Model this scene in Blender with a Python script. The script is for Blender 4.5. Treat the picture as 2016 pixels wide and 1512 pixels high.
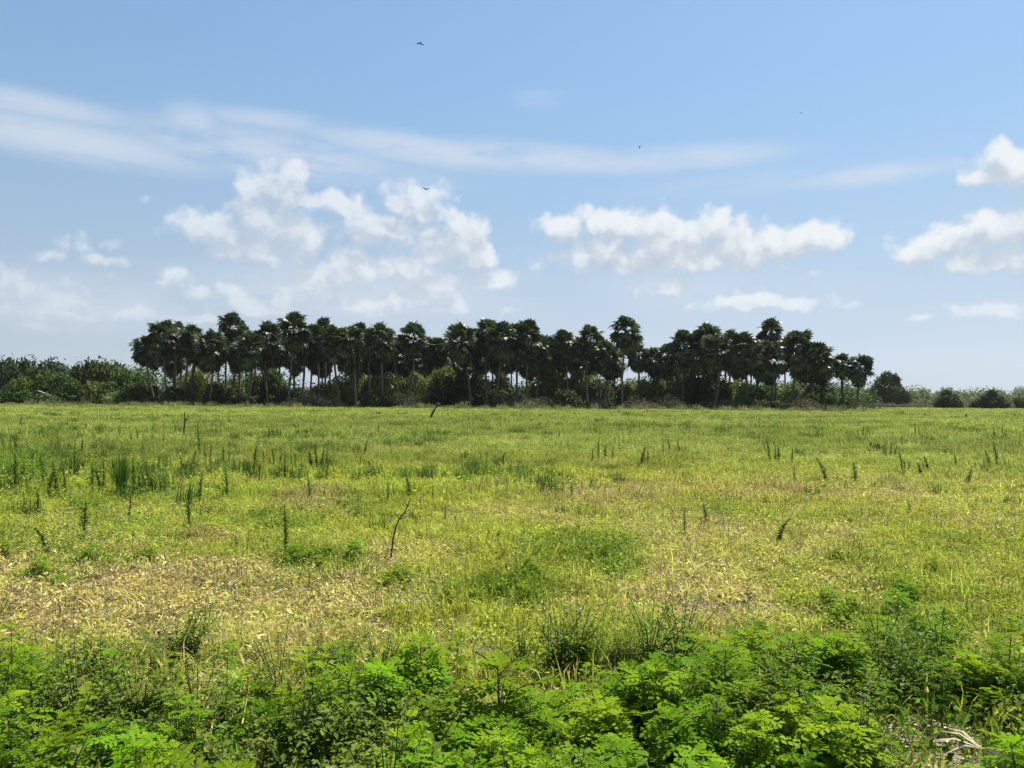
import bpy, bmesh, math, random
import numpy as np
from mathutils import Vector, Matrix, Euler

rng = np.random.default_rng(7)
random.seed(7)
R = math.radians
scene = bpy.context.scene
for o in list(bpy.data.objects):
    bpy.data.objects.remove(o)
COL = scene.collection

# ------------------------------------------------------------------ camera
F = 1523.0                      # focal length in photo pixels (2016 wide)
CAM_Z = 1.6
PITCH, ROLL = 1.2, 0.42
cam_data = bpy.data.cameras.new('camera')
cam = bpy.data.objects.new('camera', cam_data)
COL.objects.link(cam)
cam_data.sensor_width = 36.0
cam_data.lens = 36.0 * F / 2016.0
cam_data.clip_start = 0.05
cam_data.clip_end = 20000
CAM_R = Matrix.Rotation(R(90 + PITCH), 4, 'X') @ Matrix.Rotation(R(ROLL), 4, 'Z')
cam.matrix_world = Matrix.Translation((0, 0, CAM_Z)) @ CAM_R
scene.camera = cam
CR = np.array(CAM_R.to_3x3())

# ------------------------------------------------------------------ sun, sky, exposure
SUN_EL, SUN_AZ = 65.0, 48.0     # azimuth clockwise from the view direction (+Y)
SUN_STRENGTH = 5.0
SKY_STRENGTH = 0.085
EXPOSURE = 0.92
HAZE_DENSITY = 0.00006
sd = bpy.data.lights.new('sun', 'SUN')
sd.energy = SUN_STRENGTH
sd.angle = R(0.53)
sd.color = (1.0, 0.955, 0.87)
sun = bpy.data.objects.new('sun', sd)
COL.objects.link(sun)
sv = Vector((math.sin(R(SUN_AZ)) * math.cos(R(SUN_EL)), math.cos(R(SUN_AZ)) * math.cos(R(SUN_EL)), math.sin(R(SUN_EL))))
sun.rotation_euler = sv.to_track_quat('Z', 'Y').to_euler()
sun.location = (0, 0, 50)

scene.view_settings.view_transform = 'Standard'
scene.view_settings.look = 'None'
scene.view_settings.exposure = EXPOSURE
scene.view_settings.gamma = 1.0
scene.view_settings.use_curve_mapping = False
scene.render.engine = 'CYCLES'
cy = scene.cycles
cy.max_bounces = 6
cy.diffuse_bounces = 3
cy.glossy_bounces = 2
cy.transmission_bounces = 4
cy.use_denoising = True
cy.denoiser = 'OPENIMAGEDENOISE'
cy.denoising_input_passes = 'RGB_ALBEDO_NORMAL'
cy.denoising_prefilter = 'ACCURATE'

# px helpers -------------------------------------------------------
def px_dir(px, py):
    return CR @ np.array([(px - 1008) / F, (756 - py) / F, -1.0])

def ground_at(px, py, z=0.0):
    d = px_dir(px, py)
    t = (z - CAM_Z) / d[2]
    return np.array([d[0] * t, d[1] * t, z])

def at_depth(px, py, dist):
    """point seen at (px, py), dist metres ahead"""
    d = px_dir(px, py)
    t = dist / d[1]
    return np.array([d[0] * t, d[1] * t, CAM_Z + d[2] * t])

def to_px(P):
    P = np.asarray(P, float)
    q = (P - np.array([0, 0, CAM_Z])) @ CR       # == CR.T @ p
    return 1008 + F * q[..., 0] / -q[..., 2], 756 - F * q[..., 1] / -q[..., 2]

# ------------------------------------------------------------------ world
world = bpy.data.worlds.new('World')
scene.world = world
world.use_nodes = True
world.cycles.sampling_method = 'NONE'
wt = world.node_tree
wt.nodes.clear()

class NT:
    """tiny node-tree writer"""
    def __init__(s, tree): s.t = tree
    def new(s, kind, **kw):
        n = s.t.nodes.new(kind)
        for k, v in kw.items(): setattr(n, k, v)
        return n
    def put(s, sock, v):
        if isinstance(v, bpy.types.NodeSocket): s.t.links.new(v, sock)
        elif v is not None: sock.default_value = v
    def math(s, op, a, b=None, c=None, clamp=False):
        n = s.new('ShaderNodeMath', operation=op, use_clamp=clamp)
        for i, v in enumerate((a, b, c)): s.put(n.inputs[i], v)
        return n.outputs[0]
    def vmath(s, op, a, b=None, c=None):
        n = s.new('ShaderNodeVectorMath', operation=op)
        for i, v in enumerate((a, b, c)):
            if v is not None: s.put(n.inputs[i], v)
        return n.outputs['Value'] if op in ('LENGTH', 'DOT_PRODUCT', 'DISTANCE') else n.outputs[0]
    def sstep(s, x, lo, hi, a=0.0, b=1.0):
        n = s.new('ShaderNodeMapRange', interpolation_type='SMOOTHSTEP')
        for i, v in enumerate((x, lo, hi, a, b)): s.put(n.inputs[i], v)
        return n.outputs[0]
    def lin(s, x, lo, hi, a=0.0, b=1.0):
        n = s.new('ShaderNodeMapRange')
        for i, v in enumerate((x, lo, hi, a, b)): s.put(n.inputs[i], v)
        return n.outputs[0]
    def mix(s, f, a, b, mode='MIX'):
        n = s.new('ShaderNodeMix', data_type='RGBA', blend_type=mode)
        s.put(n.inputs[0], f); s.put(n.inputs[6], a); s.put(n.inputs[7], b)
        return n.outputs[2]
    def noise(s, vec, scale, detail=2.0, rough=0.5, dims='2D', out=0, dist=0.0):
        n = s.new('ShaderNodeTexNoise', noise_dimensions=dims)
        if vec is not None: s.put(n.inputs['Vector'], vec)
        s.put(n.inputs['Scale'], scale); s.put(n.inputs['Detail'], detail); s.put(n.inputs['Roughness'], rough)
        s.put(n.inputs['Distortion'], dist)
        return n.outputs[out]

def azel(px, py):
    d = px_dir(px, py)
    return math.atan2(d[0], d[1]), math.atan2(d[2], math.hypot(d[0], d[1]))

# cumulus heaps: centre and half-axes as angles, measured as photo pixels
CUMULUS = [
 (566,345,44,30),(515,372,52,30),(500,415,50,40),(560,395,50,48),(410,452,58,34),(395,485,46,24),(480,468,74,42),(565,455,58,58),(600,485,40,45),(500,495,110,26),(520,602,95,18),(625,590,85,22),(725,610,95,16),(865,602,85,18),(960,562,42,24),(465,575,42,16),(335,612,80,16),(60,612,80,18),(180,562,56,20),(335,545,46,14),
 (680,405,55,26),(810,395,72,36),(850,420,50,28),(735,455,100,30),(925,460,42,36),(945,500,38,38),(985,545,34,22),(870,490,75,46),
 (690,520,52,36),(630,545,60,32),(745,530,40,32),(805,525,36,32),(850,560,58,32),(570,560,60,20),(750,590,170,22),
 (1112,455,55,34),(1212,438,72,34),(1300,450,72,40),(1390,450,56,42),(1455,462,36,30),(1520,480,46,32),(1605,472,60,36),(1180,500,110,32),(1340,505,140,32),(1450,520,50,22),(1260,515,180,30),(1430,500,120,34),
 (1962,458,66,42),(1880,480,76,32),(1810,502,52,18),(1930,512,110,26),(2040,450,70,52),(2080,500,90,40),(1995,330,66,40),(1940,350,52,16),(2060,330,60,46),
 (1300,565,50,20),(1250,577,34,12),(1462,572,36,11),(1495,597,105,15),(1568,593,34,12),(1672,600,42,14),(1965,608,62,14),(2030,612,40,14),(1562,525,42,12),(1600,537,28,10),
 (1810,630,20,7),(998,606,20,18),
 (145,482,42,26),(95,502,38,18),(200,517,34,14),(282,393,20,13),(8,545,26,28),(0,577,26,14),(75,577,48,22),(135,592,56,18),(332,575,44,18),(392,582,42,13),
 (235,612,58,14),(280,612,20,22),(150,622,60,11),(225,480,28,12),(70,645,80,10),(380,628,60,9),
]
# flat veils of high cloud: centre, half-axes, slope, strength
VEILS = [(60,205,230,30,0.02,.8),(380,245,75,48,0.0,.75),(520,236,170,26,-0.01,.65),(130,275,330,46,0.03,.9),(520,300,340,56,0.05,.85),(840,296,330,38,0.09,.9),
         (1090,312,320,34,0.09,.85),(1350,312,250,32,-0.01,.8),(1710,345,190,24,-0.02,.8),(1062,192,70,26,0.0,.28),(700,330,300,40,0.08,.35),(1500,360,330,34,0.0,.3),
         (700,575,460,80,0.0,.7),(120,590,280,70,0.0,.65),(1400,570,330,60,0.0,.45)]

def cloud_group():
    g = bpy.data.node_groups.new('cloud_field', 'ShaderNodeTree')
    g.interface.new_socket('P', in_out='INPUT', socket_type='NodeSocketVector')
    g.interface.new_socket('H', in_out='OUTPUT', socket_type='NodeSocketFloat')
    g.interface.new_socket('N', in_out='OUTPUT', socket_type='NodeSocketFloat')
    k = NT(g)
    gi = k.new('NodeGroupInput'); go = k.new('NodeGroupOutput')
    P = gi.outputs[0]
    w1 = k.noise(P, 22.0, 3.0, 0.55, out=1)
    w1 = k.vmath('MULTIPLY_ADD', w1, (0.030, 0.024, 0), (-0.015, -0.012, 0))
    Q = k.vmath('ADD', P, w1)
    dmin = None
    for (cx, cyy, rx, ry) in CUMULUS:
        a, e = azel(cx, cyy)
        ia, ie = F / (rx * 1.25), F / (ry * 1.25)
        soft = 0.58 if (rx < 47 and ry < 27) or cx < 350 else 0.0      # little puffs are thinner
        v = k.vmath('MULTIPLY_ADD', Q, (ia, ie, 0), (-a * ia, -e * ie, soft))
        d = k.vmath('LENGTH', v)
        dmin = d if dmin is None else k.math('SMOOTH_MIN', dmin, d, 0.22)
    # the rest of the sky, outside the part laid out above, goes on with scattered cumulus of the same kind
    sep = k.new('ShaderNodeSeparateXYZ'); k.put(sep.inputs[0], Q)
    far = k.math('MAXIMUM', k.sstep(k.math('ABSOLUTE', sep.outputs[0]), 0.66, 0.85), k.sstep(sep.outputs[1], 0.52, 0.7))
    low = k.noise(k.vmath('MULTIPLY', Q, (4.0, 8.0, 0)), 1.0, 2.0, 0.5)
    gen = k.math('MULTIPLY', k.math('MULTIPLY_ADD', low, 7.0, -3.9), far)
    gen = k.math('ADD', gen, k.math('MULTIPLY_ADD', far, 0.0, k.lin(far, 0, 1, -3, 0)))
    h = k.math('MAXIMUM', k.math('SUBTRACT', 1.0, dmin), k.math('MINIMUM', gen, 1.0))
    vor = k.new('ShaderNodeTexVoronoi', voronoi_dimensions='2D', feature='SMOOTH_F1')
    k.put(vor.inputs['Vector'], Q); vor.inputs['Scale'].default_value = 34.0
    vor.inputs['Smoothness'].default_value = 0.6
    vor.inputs['Detail'].default_value = 2.0; vor.inputs['Roughness'].default_value = 0.45
    puff = k.math('MULTIPLY_ADD', vor.outputs['Distance'], -0.55, 0.30)
    fine = k.math('MULTIPLY_ADD', k.noise(P, 34.0, 5.0, 0.52), 0.80, -0.40)
    k.put(go.inputs[0], h); k.put(go.inputs[1], k.math('ADD', puff, fine))
    return g

def build_world():
    k = NT(wt)
    tc = k.new('ShaderNodeTexCoord')
    sep = k.new('ShaderNodeSeparateXYZ'); k.put(sep.inputs[0], tc.outputs['Generated'])
    az = k.math('ARCTAN2', sep.outputs[0], sep.outputs[1])
    el = k.math('ARCSINE', sep.outputs[2])
    cmb = k.new('ShaderNodeCombineXYZ'); k.put(cmb.inputs[0], az); k.put(cmb.inputs[1], el)
    P = cmb.outputs[0]
    sky = k.new('ShaderNodeTexSky', sky_type='NISHITA')
    sky.sun_disc = False
    sky.sun_elevation = R(SUN_EL)
    sky.sun_rotation = R(SUN_AZ)
    sky.altitude = 0
    sky.air_density = 1.0
    sky.dust_density = 1.4
    sky.ozone_density = 1.6
    base = sky.outputs[0]
    S = 1.0 / SKY_STRENGTH / 2 ** EXPOSURE
    # thin milky air that whitens the sky towards the horizon
    hr = k.new('ShaderNodeValToRGB'); k.put(hr.inputs[0], k.math('MULTIPLY', el, 1.5, clamp=True))
    cr = hr.color_ramp
    cr.elements[0].position = 0.0; cr.elements[0].color = (0.54, 0.635, 0.735, 1)
    cr.elements[1].position = 0.85; cr.elements[1].color = (0.21, 0.43, 0.78, 1)
    e = cr.elements.new(0.16); e.color = (0.49, 0.605, 0.745, 1)
    e = cr.elements.new(0.30); e.color = (0.395, 0.575, 0.77, 1)
    e = cr.elements.new(0.55); e.color = (0.275, 0.52, 0.82, 1)
    air = k.new('ShaderNodeVectorMath', operation='SCALE'); k.put(air.inputs[0], hr.outputs[0]); k.put(air.inputs['Scale'], k.math('MULTIPLY_ADD', k.math('COSINE', k.math('SUBTRACT', az, R(SUN_AZ))), 0.20 * S, 0.83 * S))
    base = k.mix(k.sstep(el, 0.0, 1.0, 0.88, 0.35), base, air.outputs[0])
    # veils
    veil = None
    st = k.noise(k.vmath('MULTIPLY', k.vmath('ADD', P, k.vmath('MULTIPLY', k.noise(P, 6.0, 2.0, 0.5, out=1), (0.05, 0.014, 0))), (5.0, 34.0, 0)), 1.0, 5.0, 0.55)
    st2 = k.noise(k.vmath('MULTIPLY', P, (14.0, 24.0, 0)), 1.0, 5.0, 0.6)
    for (cx, cyy, rx, ry, sl, amt) in VEILS:
        a, e = azel(cx, cyy)
        # slope: el falls by sl per az
        el2 = k.math('MULTIPLY_ADD', az, sl, el)
        e2 = e + sl * a
        u = k.math('MULTIPLY_ADD', az, F / rx, -a * F / rx)
        v = k.math('MULTIPLY_ADD', el2, F / ry, -e2 * F / ry)
        d = k.math('SQRT', k.math('ADD', k.math('MULTIPLY', u, u), k.math('MULTIPLY', v, v)))
        m = k.sstep(d, 0.1, 1.15, amt, 0.0)
        veil = m if veil is None else k.math('MAXIMUM', veil, m)
    veil = k.math('MULTIPLY', veil, k.sstep(k.math('MULTIPLY_ADD', st2, 0.4, st), 0.40, 0.78, 0.12, 1.0))
    base = k.mix(k.math('MULTIPLY', veil, 0.85), base, (0.66 * S, 0.73 * S, 0.83 * S, 1))
    g = cloud_group()
    def H(p):
        n = k.new('ShaderNodeGroup'); n.node_tree = g; k.put(n.inputs[0], p); return n.outputs[0], n.outputs[1]
    b0, n0 = H(P)
    b1, n1 = H(k.vmath('ADD', P, (0.006, 0.024, 0)))
    h0 = k.math('ADD', b0, n0)
    db = k.math('SUBTRACT', k.math('MINIMUM', b0, 0.5), k.math('MINIMUM', k.math('MAXIMUM', b1, -0.4), 0.5))
    light = k.math('MULTIPLY_ADD', k.math('SUBTRACT', n0, n1), 0.75, k.math('MULTIPLY_ADD', db, 0.95, 0.40), clamp=True)
    ramp = k.new('ShaderNodeValToRGB'); k.put(ramp.inputs[0], light)
    cr = ramp.color_ramp
    cr.elements[0].position = 0.0; cr.elements[0].color = (0.50, 0.57, 0.66, 1)
    cr.elements[1].position = 0.95; cr.elements[1].color = (0.86, 0.89, 0.915, 1)
    e = cr.elements.new(0.4); e.color = (0.60, 0.66, 0.735, 1)
    e = cr.elements.new(0.62); e.color = (0.74, 0.79, 0.84, 1)
    cc = k.vmath('SCALE', ramp.outputs[0]); wt.nodes[-1].inputs['Scale'].default_value = S
    alpha = k.sstep(h0, -0.12, k.lin(light, 0.3, 0.9, 0.60, 0.50))
    alpha = k.math('MULTIPLY', alpha, k.sstep(light, 0.0, 0.5, 0.90, 1.0))
    alpha = k.math('MULTIPLY', alpha, k.sstep(el, 0.02, 0.19, 0.35, 0.97))
    alpha = k.math('MULTIPLY', alpha, k.lin(az, -0.6, 0.15, 0.62, 1.0))
    col = k.mix(alpha, base, cc)
    # below the horizon line
    bg = k.new('ShaderNodeBackground'); k.put(bg.inputs[0], col); bg.inputs[1].default_value = SKY_STRENGTH
    out = k.new('ShaderNodeOutputWorld'); wt.links.new(bg.outputs[0], out.inputs[0])
build_world()

# ------------------------------------------------------------------ helpers
def tag(o, label=None, cat=None, group=None, kind=None):
    if label: o['label'] = label
    if cat: o['category'] = cat
    if group: o['group'] = group
    if kind: o['kind'] = kind
    return o

def empty(name, loc=(0, 0, 0), rz=0.0, scale=1.0):
    o = bpy.data.objects.new(name, None)
    COL.objects.link(o)
    o.location = loc; o.rotation_euler = (0, 0, rz); o.scale = (scale,) * 3
    o.empty_display_size = 0.2
    return o

def link(name, me, parent=None, loc=(0, 0, 0)):
    o = bpy.data.objects.new(name, me)
    COL.objects.link(o)
    o.location = loc
    if parent is not None: o.parent = parent
    return o

class MB:
    """collects vertices, faces, a per-vertex 'var' and a per-face material slot"""
    def __init__(s): s.V = []; s.F = []; s.var = []; s.mi = []; s.n = 0
    def add(s, V, Fc, var=0.5, mi=0):
        V = np.asarray(V, float).reshape(-1, 3)
        s.V.append(V)
        s.F += [tuple(int(i) + s.n for i in f) for f in Fc]
        s.mi += [mi] * len(Fc)
        s.var.append(np.full(len(V), var) if np.isscalar(var) else np.asarray(var, float))
        s.n += len(V)
    def tube(s, pts, rad, sides=6, var=0.5, mi=0, cap=True):
        pts = np.asarray(pts, float); n = len(pts)
        rad = np.full(n, rad) if np.isscalar(rad) else np.asarray(rad, float)
        V = []
        for i in range(n):
            t = pts[min(i + 1, n - 1)] - pts[max(i - 1, 0)]
            t = t / (np.linalg.norm(t) + 1e-9)
            a = np.cross(t, [0.31, 0.95, 0.1]); a /= np.linalg.norm(a) + 1e-9
            b = np.cross(t, a)
            for j in range(sides):
                an = 2 * math.pi * j / sides
                V.append(pts[i] + rad[i] * (math.cos(an) * a + math.sin(an) * b))
        Fc = [(i * sides + j, i * sides + (j + 1) % sides, (i + 1) * sides + (j + 1) % sides, (i + 1) * sides + j)
              for i in range(n - 1) for j in range(sides)]
        if cap:
            Fc.append(tuple(range(sides - 1, -1, -1))); Fc.append(tuple((n - 1) * sides + j for j in range(sides)))
        s.add(V, Fc, var, mi)
    def mesh(s, name, mats, smooth=False):
        me = bpy.data.meshes.new(name)
        V = np.concatenate(s.V) if s.V else np.zeros((0, 3))
        me.from_pydata(V.tolist(), [], s.F)
        a = me.attributes.new('var', 'FLOAT', 'POINT')
        a.data.foreach_set('value', np.concatenate(s.var).astype(np.float32))
        for m in (mats if isinstance(mats, (list, tuple)) else [mats]): me.materials.append(m)
        me.polygons.foreach_set('material_index', np.array(s.mi, dtype=np.int32))
        if smooth: me.polygons.foreach_set('use_smooth', np.ones(len(s.F), dtype=bool))
        me.update()
        return me

def raw_mesh(name, V, Fq, var, mat, smooth=False):
    """fast mesh from arrays: V (n,3), Fq (m,k)"""
    me = bpy.data.meshes.new(name)
    m, kk = Fq.shape
    me.vertices.add(len(V)); me.vertices.foreach_set('co', np.ascontiguousarray(V, dtype=np.float32).ravel())
    me.loops.add(m * kk); me.loops.foreach_set('vertex_index', Fq.astype(np.int32).ravel())
    me.polygons.add(m); me.polygons.foreach_set('loop_start', np.arange(0, m * kk, kk, dtype=np.int32))
    me.polygons.foreach_set('loop_total', np.full(m, kk, dtype=np.int32))
    if var is not None:
        a = me.attributes.new('var', 'FLOAT', 'POINT'); a.data.foreach_set('value', var.astype(np.float32))
    if mat: me.materials.append(mat)
    me.update(calc_edges=True)
    me.validate()
    if smooth: me.polygons.foreach_set('use_smooth', np.ones(m, dtype=bool))
    return me

def hash2(ix, iy, seed):
    h = (ix * 374761393 + iy * 668265263 + seed * 982451653) & 0xFFFFFFFF
    h = ((h ^ (h >> 13)) * 1274126177) & 0xFFFFFFFF
    return ((h ^ (h >> 16)) & 0xFFFF) / 65535.0

def vnoise(x, y, seed=0):
    xi = np.floor(x).astype(np.int64); yi = np.floor(y).astype(np.int64)
    fx = x - xi; fy = y - yi
    fx = fx * fx * (3 - 2 * fx); fy = fy * fy * (3 - 2 * fy)
    a = hash2(xi, yi, seed); b = hash2(xi + 1, yi, seed); c = hash2(xi, yi + 1, seed); d = hash2(xi + 1, yi + 1, seed)
    return (a * (1 - fx) + b * fx) * (1 - fy) + (c * (1 - fx) + d * fx) * fy

def fbm(x, y, seed=0, octs=4):
    x = np.asarray(x, float); y = np.asarray(y, float)
    s = 0; a = 0.5; t = 0
    for i in range(octs):
        s = s + a * vnoise(x, y, seed + i); t += a
        x = x * 2.03 + 7.1; y = y * 2.03 - 3.7; a *= 0.5
    return s / t

# ------------------------------------------------------------------ materials
def leaf_mat(name, ca, cb, transl=0.35, rough=0.5, spec=0.35, tint=False, rand=0.25, tcol=None):
    m = bpy.data.materials.new(name); m.use_nodes = True
    m.node_tree.nodes.clear()
    k = NT(m.node_tree)
    at = k.new('ShaderNodeAttribute', attribute_name='var')
    if tint:
        ti = k.new('ShaderNodeAttribute', attribute_name='tint', attribute_type='INSTANCER')
        f = k.lin(at.outputs['Fac'], 0, 1, 0.62, 1.38)
        col = k.vmath('SCALE', ti.outputs['Color']); m.node_tree.nodes[-1].inputs['Scale'].default_value = 1
        k.put(m.node_tree.nodes[-1].inputs['Scale'], f)
    else:
        col = k.mix(at.outputs['Fac'], (*ca, 1), (*cb, 1))
    oi = k.new('ShaderNodeObjectInfo')
    f = k.lin(oi.outputs['Random'], 0, 1, 1 - rand, 1 + rand)
    n = k.new('ShaderNodeVectorMath', operation='SCALE'); k.put(n.inputs[0], col); k.put(n.inputs['Scale'], f)
    hue = k.new('ShaderNodeCombineXYZ'); hue.inputs[1].default_value = 1; hue.inputs[2].default_value = 1
    k.put(hue.inputs[0], k.lin(k.math('FRACT', k.math('MULTIPLY', oi.outputs['Random'], 7.31)), 0, 1, *((1.0, 1.0) if tint else (.76, 1.14))))   # some plants yellower
    col = k.vmath('MULTIPLY', n.outputs[0], hue.outputs[0])
    pb = k.new('ShaderNodeBsdfPrincipled')
    k.put(pb.inputs['Base Color'], col); pb.inputs['Roughness'].default_value = rough
    pb.inputs['Specular IOR Level'].default_value = spec
    tr = k.new('ShaderNodeBsdfTranslucent')
    if tcol:
        n = k.new('ShaderNodeVectorMath', operation='MULTIPLY'); k.put(n.inputs[0], col); n.inputs[1].default_value = tcol
        k.put(tr.inputs[0], n.outputs[0])
    else:
        k.put(tr.inputs[0], col)
    mx = k.new('ShaderNodeMixShader'); mx.inputs[0].default_value = transl
    m.node_tree.links.new(pb.outputs[0], mx.inputs[1]); m.node_tree.links.new(tr.outputs[0], mx.inputs[2])
    out = k.new('ShaderNodeOutputMaterial'); m.node_tree.links.new(mx.outputs[0], out.inputs[0])
    return m

def rough_mat(name, ca, cb, scale=6.0, rough=0.9, bump=0.4, stretch=(1, 1, 1)):
    m = bpy.data.materials.new(name); m.use_nodes = True
    m.node_tree.nodes.clear()
    k = NT(m.node_tree)
    tc = k.new('ShaderNodeTexCoord')
    v = k.vmath('MULTIPLY', tc.outputs['Object'], stretch)
    nz = k.noise(v, scale, 5.0, 0.65, dims='3D')
    col = k.mix(k.sstep(nz, 0.32, 0.68), (*ca, 1), (*cb, 1))
    pb = k.new('ShaderNodeBsdfPrincipled'); k.put(pb.inputs['Base Color'], col)
    pb.inputs['Roughness'].default_value = rough; pb.inputs['Specular IOR Level'].default_value = 0.2
    bp = k.new('ShaderNodeBump'); bp.inputs['Strength'].default_value = bump; k.put(bp.inputs['Height'], nz)
    k.put(pb.inputs['Normal'], bp.outputs[0])
    out = k.new('ShaderNodeOutputMaterial'); m.node_tree.links.new(pb.outputs[0], out.inputs[0])
    return m

M = {}
M['frond'] = leaf_mat('frond_green', (0.016, 0.025, 0.008), (0.095, 0.125, 0.036), 0.24, 0.42, 0.3, rand=0.4)
M['dead_frond'] = leaf_mat('frond_dead', (0.03, 0.022, 0.014), (0.085, 0.065, 0.04), 0.1, 0.8, 0.1)
M['palm_bark'] = rough_mat('palm_bark', (0.04, 0.034, 0.028), (0.15, 0.13, 0.105), 2.2, stretch=(1, 1, 3))
M['bark'] = rough_mat('bark', (0.05, 0.04, 0.03), (0.13, 0.11, 0.085), 5.0)
M['dead_wood'] = rough_mat('dead_wood', (0.018, 0.014, 0.011), (0.06, 0.045, 0.035), 14.0)
M['pale_wood'] = rough_mat('pale_wood', (0.33, 0.30, 0.25), (0.55, 0.52, 0.46), 5.0)
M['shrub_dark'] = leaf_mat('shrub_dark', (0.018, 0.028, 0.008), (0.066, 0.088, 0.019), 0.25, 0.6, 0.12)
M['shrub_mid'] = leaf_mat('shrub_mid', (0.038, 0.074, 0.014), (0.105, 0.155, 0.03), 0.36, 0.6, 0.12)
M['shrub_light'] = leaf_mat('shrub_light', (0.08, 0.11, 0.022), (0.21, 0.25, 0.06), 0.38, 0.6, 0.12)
M['scrub_dry'] = leaf_mat('scrub_dry', (0.09, 0.085, 0.05), (0.17, 0.16, 0.10), 0.2, 0.8, 0.1)
M['shrub_far'] = leaf_mat('shrub_far', (0.13, 0.16, 0.06), (0.20, 0.235, 0.095), 0.3, 0.7, 0.1)  # leaf colour lightened, with distance haze mixed into the tone
M['field'] = leaf_mat('field_grass', (0, 0, 0), (0, 0, 0), 0.45, 0.7, 0.06, tint=True, rand=0.2)
M['litter'] = leaf_mat('dry_litter', (0, 0, 0), (0, 0, 0), 0.15, 0.75, 0.2, tint=True, rand=0.3)
M['weed_leaf'] = leaf_mat('weed_leaf', (0.075, 0.155, 0.007), (0.185, 0.29, 0.010), 0.45, 0.6, 0.05, rand=0.3, tcol=(1.25, 1.2, .6))
M['weed_stem'] = leaf_mat('weed_stem', (0.03, 0.045, 0.015), (0.06, 0.08, 0.03), 0.0, 0.6, 0.3)
M['stalk_leaf'] = leaf_mat('stalk_leaf', (0.05, 0.10, 0.012), (0.15, 0.225, 0.03), 0.35, 0.6, 0.08, rand=0.3)
M['broad_leaf'] = leaf_mat('broad_leaf', (0.065, 0.12, 0.010), (0.16, 0.22, 0.016), 0.4, 0.5, 0.14, rand=0.25)
M['petal'] = leaf_mat('petal', (0.72, 0.72, 0.66), (0.82, 0.82, 0.78), 0.3, 0.6, 0.2)
M['bird'] = leaf_mat('bird_feathers', (0.012, 0.011, 0.011), (0.03, 0.028, 0.027), 0.0, 0.6, 0.3)

def ground_mat():
    m = bpy.data.materials.new('ground_soil'); m.use_nodes = True
    m.node_tree.nodes.clear()
    k = NT(m.node_tree)
    tc = k.new('ShaderNodeTexCoord')
    P = tc.outputs['Object']
    a = k.noise(P, 0.5, 4.0, 0.6, dims='3D'); b = k.noise(P, 9.0, 6.0, 0.7, dims='3D'); c = k.noise(P, 60.0, 3.0, 0.6, dims='3D')
    soil = k.mix(k.sstep(b, 0.35, 0.65), (0.16, 0.125, 0.085, 1), (0.34, 0.28, 0.19, 1))
    grn = k.mix(k.sstep(c, 0.35, 0.65), (0.07, 0.085, 0.02, 1), (0.17, 0.17, 0.05, 1))
    col = k.mix(k.sstep(k.math('MULTIPLY_ADD', b, 0.4, a), 0.55, 0.85), soil, grn)
    pb = k.new('ShaderNodeBsdfPrincipled'); k.put(pb.inputs['Base Color'], col)
    pb.inputs['Roughness'].default_value = 0.95; pb.inputs['Specular IOR Level'].default_value = 0.1
    bp = k.new('ShaderNodeBump'); bp.inputs['Strength'].default_value = 0.6; bp.inputs['Distance'].default_value = 0.05
    k.put(bp.inputs['Height'], k.math('ADD', b, c)); k.put(pb.inputs['Normal'], bp.outputs[0])
    out = k.new('ShaderNodeOutputMaterial'); m.node_tree.links.new(pb.outputs[0], out.inputs[0])
    return m

# ------------------------------------------------------------------ ground
def ground_z(x, y):
    x = np.asarray(x, float); y = np.asarray(y, float)
    d = np.hypot(x, y)
    amp = np.clip((d - 1.0) / 6.0, 0, 1) * np.clip((400 - d) / 200, 0, 1)
    return amp * ((fbm(x * 0.12, y * 0.12, 3, 3) - 0.5) * 0.16 + (fbm(x * 0.9, y * 0.9, 5, 2) - 0.5) * 0.05)

def build_ground():
    r = np.concatenate([np.linspace(0.0, 12, 60), np.geomspace(12.4, 400, 90), np.geomspace(440, 3000, 12)])
    n = 160
    an = np.linspace(0, 2 * math.pi, n, endpoint=False)
    rr, aa = np.meshgrid(r[1:], an, indexing='ij')
    X = np.sin(aa) * rr; Y = np.cos(aa) * rr
    V = np.stack([X, Y, ground_z(X, Y)], -1).reshape(-1, 3)
    V = np.vstack([V, [[0, 0, 0]]])
    k = len(r) - 1
    i, j = np.meshgrid(np.arange(k - 1), np.arange(n), indexing='ij')
    q = np.stack([i * n + j, i * n + (j + 1) % n, (i + 1) * n + (j + 1) % n, (i + 1) * n + j], -1).reshape(-1, 4)
    me = bpy.data.meshes.new('ground')
    c = len(V) - 1
    me.from_pydata(V.tolist(), [], [tuple(f[::-1]) for f in q.tolist()] + [(c, (j + 1) % n, j) for j in range(n)])
    me.materials.append(ground_mat())
    me.polygons.foreach_set('use_smooth', np.ones(len(me.polygons), dtype=bool))
    o = link('ground', me)
    tag(o, 'flat pasture ground of soil and litter under the grass', kind='structure')
build_ground()

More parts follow.
